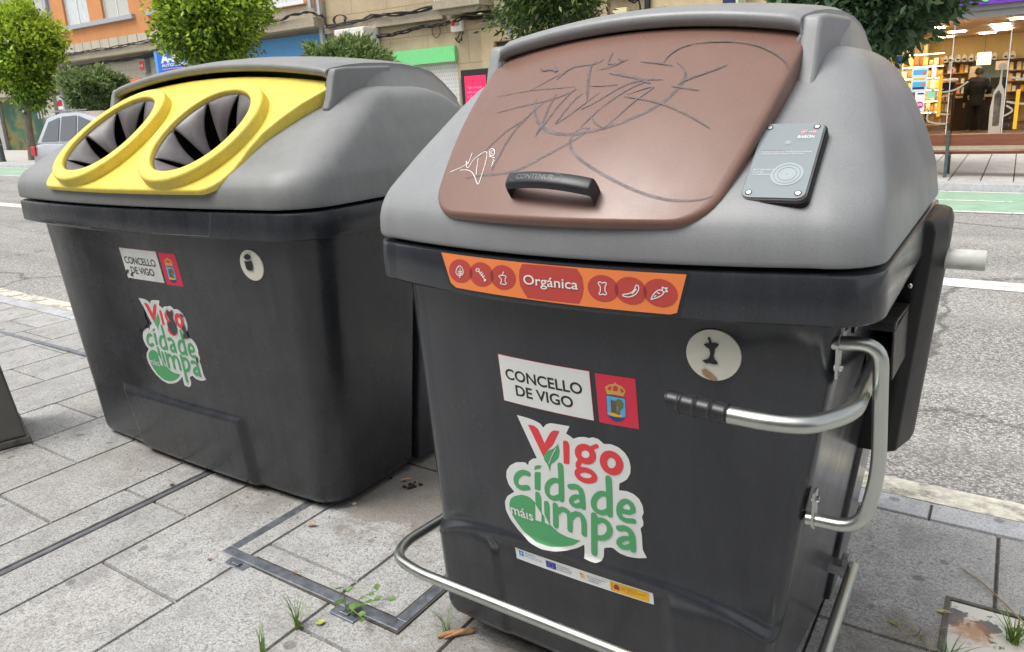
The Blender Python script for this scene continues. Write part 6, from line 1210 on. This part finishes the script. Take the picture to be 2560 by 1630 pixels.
def bollard(x, y, label):
    t = empty('bollard', (x, y, gz(x) + .1), label, 'bollard', None); b = MB(); z = gz(x) + .1
    b.lathe([(.16, 0), (.17, .03), (.15, .06), (.135, .75), (.12, .88), (.06, .95), (.0, .96)], (x, y, z), 'z', 20); b.build('post', bi, t, 40); b = MB(); b.lathe([(.142, .60), (.146, .61), (.146, .66), (.142, .67)], (x, y, z), 'z', 20); b.build('band', M['dullzinc'], t, 40)
bollard(-31.6, 13.2, 'stout dark grey bollard on the far pavement at the left edge')

# dark tapered metal pillar at the left edge, close to the camera
t = empty('metal_pillar', (-4.1, 1.5, gz(-4.1)), 'dark grey tapered metal pillar standing on the slabs at the left edge', 'pillar')
z0 = gz(-4) + .004
def psec(z, k):
    P0, e1, e2 = Vector((-3.85, 1.47, 0)), Vector((-.30, -.954, 0)), Vector((-.954, .30, 0)); c = P0 + .2 * e1 + .2 * e2
    return [(c.x + (a * e1.x + b_ * e2.x) * .2 * k, c.y + (a * e1.y + b_ * e2.y) * .2 * k, z) for a, b_ in ((-1, -1), (1, -1), (1, 1), (-1, 1))]
v, f = loft([psec(z0 + .03, 1.0), psec(z0 + .42, .78), psec(z0 + 1.0, .60)]); bevel(fixn(mk('shaft', v, f, mat('pillar_paint', (.135, .128, .118), .42, .1, 7, metal=.2), t)), .01)
v, f = loft([psec(z0, 1.08), psec(z0 + .030, 1.05)]); bevel(fixn(mk('base_plate', v, f, M['drain'], t)), .004)

# ---------------------------------------------------------------- silver car in the street
def car():
    t = empty('car', (-17.9, 9.6, gz(-18)), 'silver hatchback on the road, mostly hidden behind the yellow container', 'car')
    paint = mat('silver_paint', (.46, .48, .51), .22, .05, 3, metal=.55); g = gz(-18) - .012; gl = mat('car_glass', (.05, .06, .07), .05, .1, 2); blk = M['black']
    X0, X1, Y0, Y1 = -20.55, -16.2, 9.30, 11.0
    low = [(X0 + .12, .30), (X0 + .02, .48), (X0 + .06, .80), (X0 + .22, .98), (X0 + .6, 1.02), (X1 - 1.25, .98), (X1 - .45, .86), (X1 - .08, .72), (X1, .52), (X1 - .03, .30)]
    S_ = [(Y0 + .10, .97, .04), (Y0, 1, 0), (Y0 + .02, 1, 0), (Y1 - .02, 1, 0), (Y1, 1, 0), (Y1 - .10, .97, .04)]
    secs = []
    cx = (X0 + X1) / 2
    for (y, k, dz) in ((Y0 + .13, .985, .0), (Y0 + .03, .998, .0), (Y0, 1, 0), (Y1, 1, 0), (Y1 - .03, .998, 0), (Y1 - .13, .985, 0)):
        tum = 0 if k == 1 else .0; secs.append([(cx + (x - cx) * k, y + (.05 if (z > .85 and y < 10) else (-.05 if z > .85 else 0)), g + z + (.015 if k < 1 else 0) * (1 if z > .5 else -1)) for x, z in low])
    secs = [secs[0], secs[1], secs[2], secs[3], secs[4], secs[5]]; secs[0], secs[2] = secs[0], secs[2]
    v, f = loft([secs[2], secs[3]]); body = fixn(mk('body', v, f, paint, t)); bevel(body, .06, 4, 25); body.data.polygons.foreach_set('use_smooth', [True] * len(body.data.polygons))
    # greenhouse: roof and pillars
    def gh(k, y, zt): return (cx + (k - cx), y, g + zt)
    base = [(X0 + .22, .98), (X0 + .56, 1.60), (X0 + 1.2, 1.71), (X0 + 2.0, 1.71), (X1 - 1.55, 1.55), (X1 - .75, .96)]
    v = []; 
    for (y, ins) in ((Y0 + .04, 0), (Y1 - .04, 0)):
        for (x, z) in base: sgn = 1 if y < 10 else -1; v.append((x, y + sgn * .20 * max(0, (z - .97) / .63), g + z))
    n = len(base); f = [tuple(range(n)), tuple(range(2 * n - 1, n - 1, -1))] + [(i, n + i, n + (i + 1) % n, (i + 1) % n) for i in range(n)]
    gr = fixn(mk('greenhouse', v, f, paint, t)); bevel(gr, .05, 4, 20); gr.data.polygons.foreach_set('use_smooth', [True] * len(gr.data.polygons))
    for side in (-1, 1):
        def gp(x, z): y = (Y0 + .04 - .012 + .20 * max(0, (z - .97) / .63)) if side < 0 else (Y1 - .04 + .012 - .20 * max(0, (z - .97) / .63)); return (x, y, g + z)
        for poly in ([(X0 + .48, 1.04), (X0 + .72, 1.50), (X0 + 1.22, 1.60), (X0 + 1.30, 1.04)], [(X0 + 1.38, 1.04), (X0 + 1.32, 1.61), (X0 + 2.0, 1.62), (X0 + 2.12, 1.04)], [(X0 + 2.2, 1.04), (X0 + 2.08, 1.61), (X1 - 1.65, 1.47), (X1 - 1.05, 1.02)]):
            mk('side_window', [gp(*q) for q in poly], [(0, 1, 2, 3)], gl, t)
    part(t, 'spoiler', paint, (X0 + .30, X0 + .75, Y0 + .30, Y1 - .30, g + 1.59, g + 1.66), bev=.02)
    mk('rear_window', [(X0 + .27, Y0 + .18, g + 1.06), (X0 + .27, Y1 - .18, g + 1.06), (X0 + .53, Y1 - .30, g + 1.53), (X0 + .53, Y0 + .30, g + 1.53)], [(0, 1, 2, 3)], gl, t)
    for y in (Y0 + .02, Y1 - .22): part(t, 'tail_lamp', mat('lamp_red', (.55, .02, .03), .15), (X0 - .012, X0 + .22, y - .03, y + .20, g + .70, g + .93), bev=.02)
    part(t, 'bumper', blk, (X0 - .03, X0 + .3, Y0 + .05, Y1 - .05, g + .27, g + .45), bev=.03)
    for x in (X0 + .72, X1 - .80):
        for y in (Y0 + .0, Y1 - .20):
            b = MB(); b.lathe([(.20, 0), (.30, .01), (.315, .04), (.315, .16), (.30, .19), (.20, .20)], (x, y, g + .315), 'y', 28); ty = b.build('wheel', F_['cable'], t, 40)
            b = MB(); b.lathe([(.20, -.004), (.19, -.006), (.05, .01), (.0, .012)], (x, y + (0 if y < 10 else .2), g + .315), 'y', 20); b.build('rim', M['dullzinc'], ty, 40)
    part(t, 'side_mirror', paint, (X1 - 1.25, X1 - 1.10, Y0 - .16, Y0 - .02, g + 1.0, g + 1.13), bev=.03)
    for y0_ in (Y0 + .055,): part(t, 'roof_rail', M['dullzinc'], (X0 + .8, X0 + 2.4, y0_ + .22, y0_ + .25, g + 1.72, g + 1.75), bev=.008)
car()

# ---------------------------------------------------------------- the customer in the pharmacy
def person():
    px, py, pz = -1.06, 24.75, .15
    t = empty('person', (px, py, pz), 'balding man seen from behind in a black jacket, standing at the pharmacy counter', 'person')
    sk = mat('skin', (.42, .24, .17), .55); jk = mat('black_jacket', (.004, .004, .005), .8, .2, 12); tr_ = mat('dark_trousers', (.008, .007, .0065), .85); hr = mat('dark_hair', (.03, .022, .018), .7, .3, 60); sh_ = mat('grey_shoes', (.32, .30, .28), .6)
    # body: one closed surface, head, neck, torso and limbs merged by a remesh
    b = MB(); Q = lambda x, y, z: (px + x, py + y, pz + z)
    b.tube([Q(0, 0, .80), Q(0, .0, .95), Q(0, .0, 1.10), Q(0, -.01, 1.28), Q(0, 0, 1.40), Q(.0, .02, 1.46)], [.13, .15, .145, .17, .14, .06], 16)
    b.tube([Q(0, .02, 1.40), Q(.01, .03, 1.50), Q(.01, .04, 1.55)], [.062, .058, .06], 12)
    b.tube([Q(.01, .04, 1.485), Q(.01, .045, 1.52), Q(.01, .045, 1.58), Q(.01, .04, 1.66), Q(.01, .035, 1.71), Q(.01, .03, 1.735)], [.045, .075, .092, .090, .06, .02], 16)
    for s in (-1, 1):
        b.tube([Q(s * .10, 0, .90), Q(s * .11, .0, .70), Q(s * .11, .01, .48), Q(s * .115, -.01, .25), Q(s * .12, 0, .06)], [.105, .09, .066, .060, .042], 12)
        b.tube([Q(s * .12, .03, .035), Q(s * .125, -.05, .045), Q(s * .125, .12, .03), Q(s * .125, .17, .025)], [.04, .04, .042, .03], 10)
        b.tube([Q(s * .09, .045, 1.58), Q(s * .104, .04, 1.58), Q(s * .108, .035, 1.60)], [.02, .022, .012], 8)
    b.tube([Q(.01, .12, 1.60), Q(.01, .155, 1.575), Q(.01, .14, 1.56)], [.015, .018, .012], 8)                   # nose
    hands = []
    el = {-1: [Q(-.19, 0, 1.36), Q(-.25, -.02, 1.16), Q(-.265, -.01, 1.02), Q(-.275, .02, .85), Q(-.28, .04, .78)], 1: [Q(.19, 0, 1.36), Q(.27, -.03, 1.18), Q(.29, 0, 1.06), Q(.24, .18, 1.04), Q(.21, .25, 1.05)]}
    for s in (-1, 1):
        b.tube(el[s], [.062, .052, .045, .036, .028], 10); w = Vector(el[s][-1]); d = (w - Vector(el[s][-2])).normalized(); sd2 = d.cross(Vector((0, 1, 0) if s < 0 else (0, 0, 1))).normalized()
        b.tube([w - d * .02, w + d * .03, w + d * .075], [.026, .032, .030], 10)
        for k, ln in enumerate((.062, .075, .080, .070)): a = w + d * .07 + sd2 * (.0155 * (k - 1.5)); b.tube([a, a + d * ln * .5, a + d * ln * .85 + Vector((0, .018, 0))], [.0095, .0088, .0075], 6)
        th = w + d * .015 + Vector((0, .02, 0)); b.tube([th, th + d * .03 + Vector((0, .03, 0)), th + d * .06 + Vector((0, .035, 0))], [.011, .0105, .008], 6)
    o = b.build('body', sk, t, 180); rm = o.modifiers.new('merge', 'REMESH'); rm.mode = 'VOXEL'; rm.voxel_size = .0075; rm.use_smooth_shade = True
    b = MB(); b.tube([Q(0, 0, .70), Q(0, 0, .78), Q(0, .0, 1.0), Q(0, -.015, 1.22), Q(0, -.01, 1.34), Q(0, .0, 1.41), Q(.0, .02, 1.45)], [.185, .19, .18, .205, .19, .13, .075], 20)
    for s in (-1, 1):
        e = el[s]; b.tube([Q(s * .13, 0, 1.385)] + e[:4] + [tuple(Vector(e[3]).lerp(Vector(e[4]), .7))], [.07, .080, .070, .062, .052, .045], 12)
    o = b.build('jacket', jk, t, 180); rm = o.modifiers.new('merge', 'REMESH'); rm.mode = 'VOXEL'; rm.voxel_size = .012; rm.use_smooth_shade = True
    b = MB()
    for s in (-1, 1): b.tube([Q(s * .09, 0, .86), Q(s * .105, 0, .70), Q(s * .112, .0, .46), Q(s * .118, -.01, .22), Q(s * .12, .0, .05)], [.125, .115, .092, .080, .074], 14)
    o = b.build('trousers', tr_, t, 180); rm = o.modifiers.new('merge', 'REMESH'); rm.mode = 'VOXEL'; rm.voxel_size = .012; rm.use_smooth_shade = True
    for s in (-1, 1): b = MB(); b.tube([Q(s * .12, -.065, .040), Q(s * .122, .0, .048), Q(s * .125, .12, .040), Q(s * .125, .195, .028)], [.04, .050, .050, .03], 12); b.build('shoe', sh_, t, 180)
    b = MB(); b.tube([Q(.01, .0, 1.545), Q(.01, .005, 1.60), Q(.01, .02, 1.655)], [.088, .102, .094], 18); b.tube([Q(.01, .03, 1.66), Q(.01, .033, 1.70)], [.088, .068], 16, caps=True); b.build('hair', hr, t, 60)
person()

# ---------------------------------------------------------------- weeds, litter, twigs on the near pavement
gr_m = mat('grass_blade', (.15, .26, .035), .5, .35, 9); dry_m = mat('dry_stem', (.34, .27, .14), .8, .2, 20)
def tuft(x, y, n, h, sp, seed, label, m=None, flatness=0.0):
    r = random.Random(seed); v, f = [], []
    for k in range(n):
        a = r.uniform(0, 6.283); l = h * r.uniform(.45, 1.1); lean = sp * r.uniform(.15, 1.0); w = r.uniform(.0010, .0022); bx, by = x + r.gauss(0, .006), y + r.gauss(0, .006); px_, py_ = -math.sin(a) * w, math.cos(a) * w
        for i in range(6):
            q = i / 5; rr_ = lean * q ** 1.6; z = gz(x) + l * (q - (.35 + flatness) * q ** 3 * lean / max(sp, .01)); k2 = 1 - q ** 2 * .95
            v += [(bx + math.cos(a) * rr_ + px_ * k2, by + math.sin(a) * rr_ + py_ * k2, z), (bx + math.cos(a) * rr_ - px_ * k2, by + math.sin(a) * rr_ - py_ * k2, z)]
        n0 = len(v) - 12; f += [(n0 + 2 * i, n0 + 2 * i + 1, n0 + 2 * i + 3, n0 + 2 * i + 2) for i in range(5)]
    return tag(mk('grass_tuft', v, f, m or gr_m), label, 'weed')
tuft(-1.665, 1.225, 30, .135, .075, 1, 'bright green grass tuft in the slab joint left of the leafy weed')
tuft(-1.655, 1.10, 12, .12, .05, 2, 'sparse grass sprouting from a slab joint at the bottom edge of the photo')
tuft(-1.265, 1.445, 10, .13, .10, 3, 'thin wispy grass beside the wood scrap at the corner of the orange-label container')
tuft(.115, 2.19, 60, .11, .10, 4, 'dense fresh grass clump growing over the rusty utility cover')
tuft(-.03, 2.03, 22, .07, .12, 5, 'low grass with broad bent blades at the bottom right corner', None, .2)
tuft(-.10, 2.10, 9, .05, .16, 6, 'dry sprawling weed stems left of the rusty utility cover', dry_m, .1)
lf_m = mat('weed_leaf', (.10, .20, .04), .45, .3, 20)
def leaf_geo(b, c, d, n, ln, w):
    c, d, n = Vector(c), Vector(d).normalized(), Vector(n).normalized(); s = d.cross(n).normalized(); prof = [(0, 0), (.15, .55), (.4, 1), (.65, .85), (.85, .45), (1, 0)]; pts = []
    for q, k in prof[1:-1]: pts.append((c + d * ln * q + s * w * k * .5 + n * w * .10 - n * ln * .12 * q * q, c + d * ln * q - n * ln * .12 * q * q, c + d * ln * q - s * w * k * .5 + n * w * .10 - n * ln * .12 * q * q))
    v = [c] + [p_ for tr3 in pts for p_ in tr3] + [c + d * ln - n * ln * .12]; e = len(v) - 1
    f = [(0, 1, 2), (0, 2, 3)] + [(1 + 3 * i + j, 4 + 3 * i + j, 5 + 3 * i + j, 2 + 3 * i + j) for i in range(3) for j in range(2)] + [(10, e, 11), (11, e, 12)]
    b.add(v, f)
def weed():
    t = empty('leafy_weed', (-1.58, 1.345, gz(-1.58)), 'green leafy weed growing from the edge of the metal cover frame', 'weed'); r = random.Random(3)
    st = MB(); lf = MB(); z = gz(-1.58)
    for (ex, ey, ez, nl) in ((.14, .045, .075, 6), (.05, .09, .045, 4), (-.01, .01, .085, 3), (.09, -.02, .035, 4)):
        a = Vector((-1.58, 1.345, z)); e = a + Vector((ex, ey, ez)); m_ = a.lerp(e, .5) + Vector((0, 0, .02)); P_ = [a, a.lerp(m_, .5), m_, m_.lerp(e, .5), e]; st.tube(P_, [.0016, .0015, .0014, .0012, .0008], 6)
        for k in range(nl):
            q = (k + 1) / nl; base = a.lerp(m_, q * 2) if q < .5 else m_.lerp(e, q * 2 - 1); an = r.uniform(0, 6.28); leaf_geo(lf, base, (math.cos(an), math.sin(an), .35), (r.uniform(-.3, .3), r.uniform(-.5, 0), 1), r.uniform(.020, .036), r.uniform(.014, .023))
    st.build('stem', mat('weed_stem', (.20, .22, .06), .6), t, 60); lf.build('foliage', lf_m, t)
weed()
def leaf(x, y, ln, w, a, col, label, lift=.004):
    b = MB(); leaf_geo(b, (x, y, gz(x) + lift), (math.cos(a), math.sin(a), .18), (0, 0, 1), ln, w); return tag(b.build('fallen_leaf', mat('leaf_' + label.split()[0], col, .6, .25, 40)), label, 'leaf')
leaf(-.075, 2.235, .045, .014, .2, (.42, .42, .13), 'pale yellow-green fallen leaf beside the rusty utility cover')
leaf(-.185, 2.12, .035, .013, -.3, (.28, .27, .05), 'olive fallen leaf on the slabs right of the container')
leaf(-1.625, 1.262, .030, .024, .9, (.45, .50, .10), 'curled lime fallen leaf below the leafy weed')
leaf(-2.83, 1.555, .030, .016, .5, (.035, .02, .015), 'dark brown fallen leaf above the slot drain')
leaf(-2.62, 1.775, .030, .014, .7, (.04, .025, .015), 'black curled fallen leaf near the yellow container')
leaf(-3.79, 1.56, .030, .010, .5, (.38, .16, .07), 'rusty fallen leaf near the tapered pillar'); leaf(-2.21, 1.30, .018, .010, 1, (.16, .06, .03), 'brown fallen leaf by the lifting lug'); leaf(-1.88, 1.40, .024, .010, .2, (.34, .15, .07), 'orange bark chip lying on the cover frame', .012); leaf(-2.075, 1.625, .045, .02, .5, (.40, .28, .17), 'pale dry leaf on the left bar of the cover frame', .010)
b = MB(); b.tube([(-1.27, 1.405, .018), (-1.235, 1.44, .022), (-1.195, 1.475, .018)], [.006, .010, .007], 7); b.tube([(-1.25, 1.41, .016), (-1.215, 1.45, .026), (-1.19, 1.49, .02)], [.003, .007, .002], 6); tag(b.build('wood_scrap', mat('splintered_wood', (.42, .25, .12), .8, .35, 50)), 'splintered piece of light wood at the corner of the orange-label container', 'wood scrap')
b = MB(); b.tube([(-.02, 2.50, .004), (.04, 2.43, .012), (.10, 2.33, .022), (.20, 2.16, .03)], [.0016, .0022, .0026, .003], 6); tag(b.build('twig', dry_m, None, 60), 'thin dry twig lying across the corner of the rusty utility cover', 'twig')
b = MB(); b.tube([(-1.985, 2.055, gz(-2) + .012), (-1.955, 2.08, gz(-2) + .014)], .004, 8); tag(b.build('cigarette_butt', mat('butt', (.62, .33, .16), .8)), 'orange cigarette butt on dark debris between the containers', 'litter')
r_ = random.Random(9); b = MB()
for k in range(15):
    x, y = -1.93 + r_.gauss(0, .05), 2.06 + r_.gauss(0, .03); s = r_.uniform(.004, .011); b.lathe([(s * .5, 0), (s, s * .3), (s * .7, s * .8)], (x, y, gz(x) + .001), 'z', 6)
tag(b.build('debris', mat('dark_debris', (.03, .025, .018), .95, .4, 60)), 'dark crumbs of soil and leaf debris between the containers', 'debris', None, 'stuff')
b = MB()
for k in range(230):
    q = r_.random()
    if q < .4: x, y = r_.uniform(-2.4, -1.35), r_.uniform(1.5, 2.5)
    elif q < .8: x, y = r_.uniform(-3.3, -2.0), r_.uniform(1.55, 1.85)
    else: x, y = r_.uniform(-1.3, -.2), r_.uniform(1.2, 1.6)
    s = r_.uniform(.0012, .0036); b.lathe([(s * .6, 0), (s, s * .4), (s * .6, s)], (x, y, gz(x)), 'z', 5)
tag(b.build('grit', mat('grit', (.12, .10, .08), .95, .5, 80)), 'scattered grit on the slabs around the containers', 'grit', None, 'stuff')
b = MB(); b.lathe([(.006, 0), (.010, .004), (.007, .009)], (-2.03, 1.83, gz(-2)), 'z', 8); tag(b.build('pebble', mat('pebble', (.6, .52, .36), .7)), 'pale pebble near the corner of the yellow container', 'pebble')
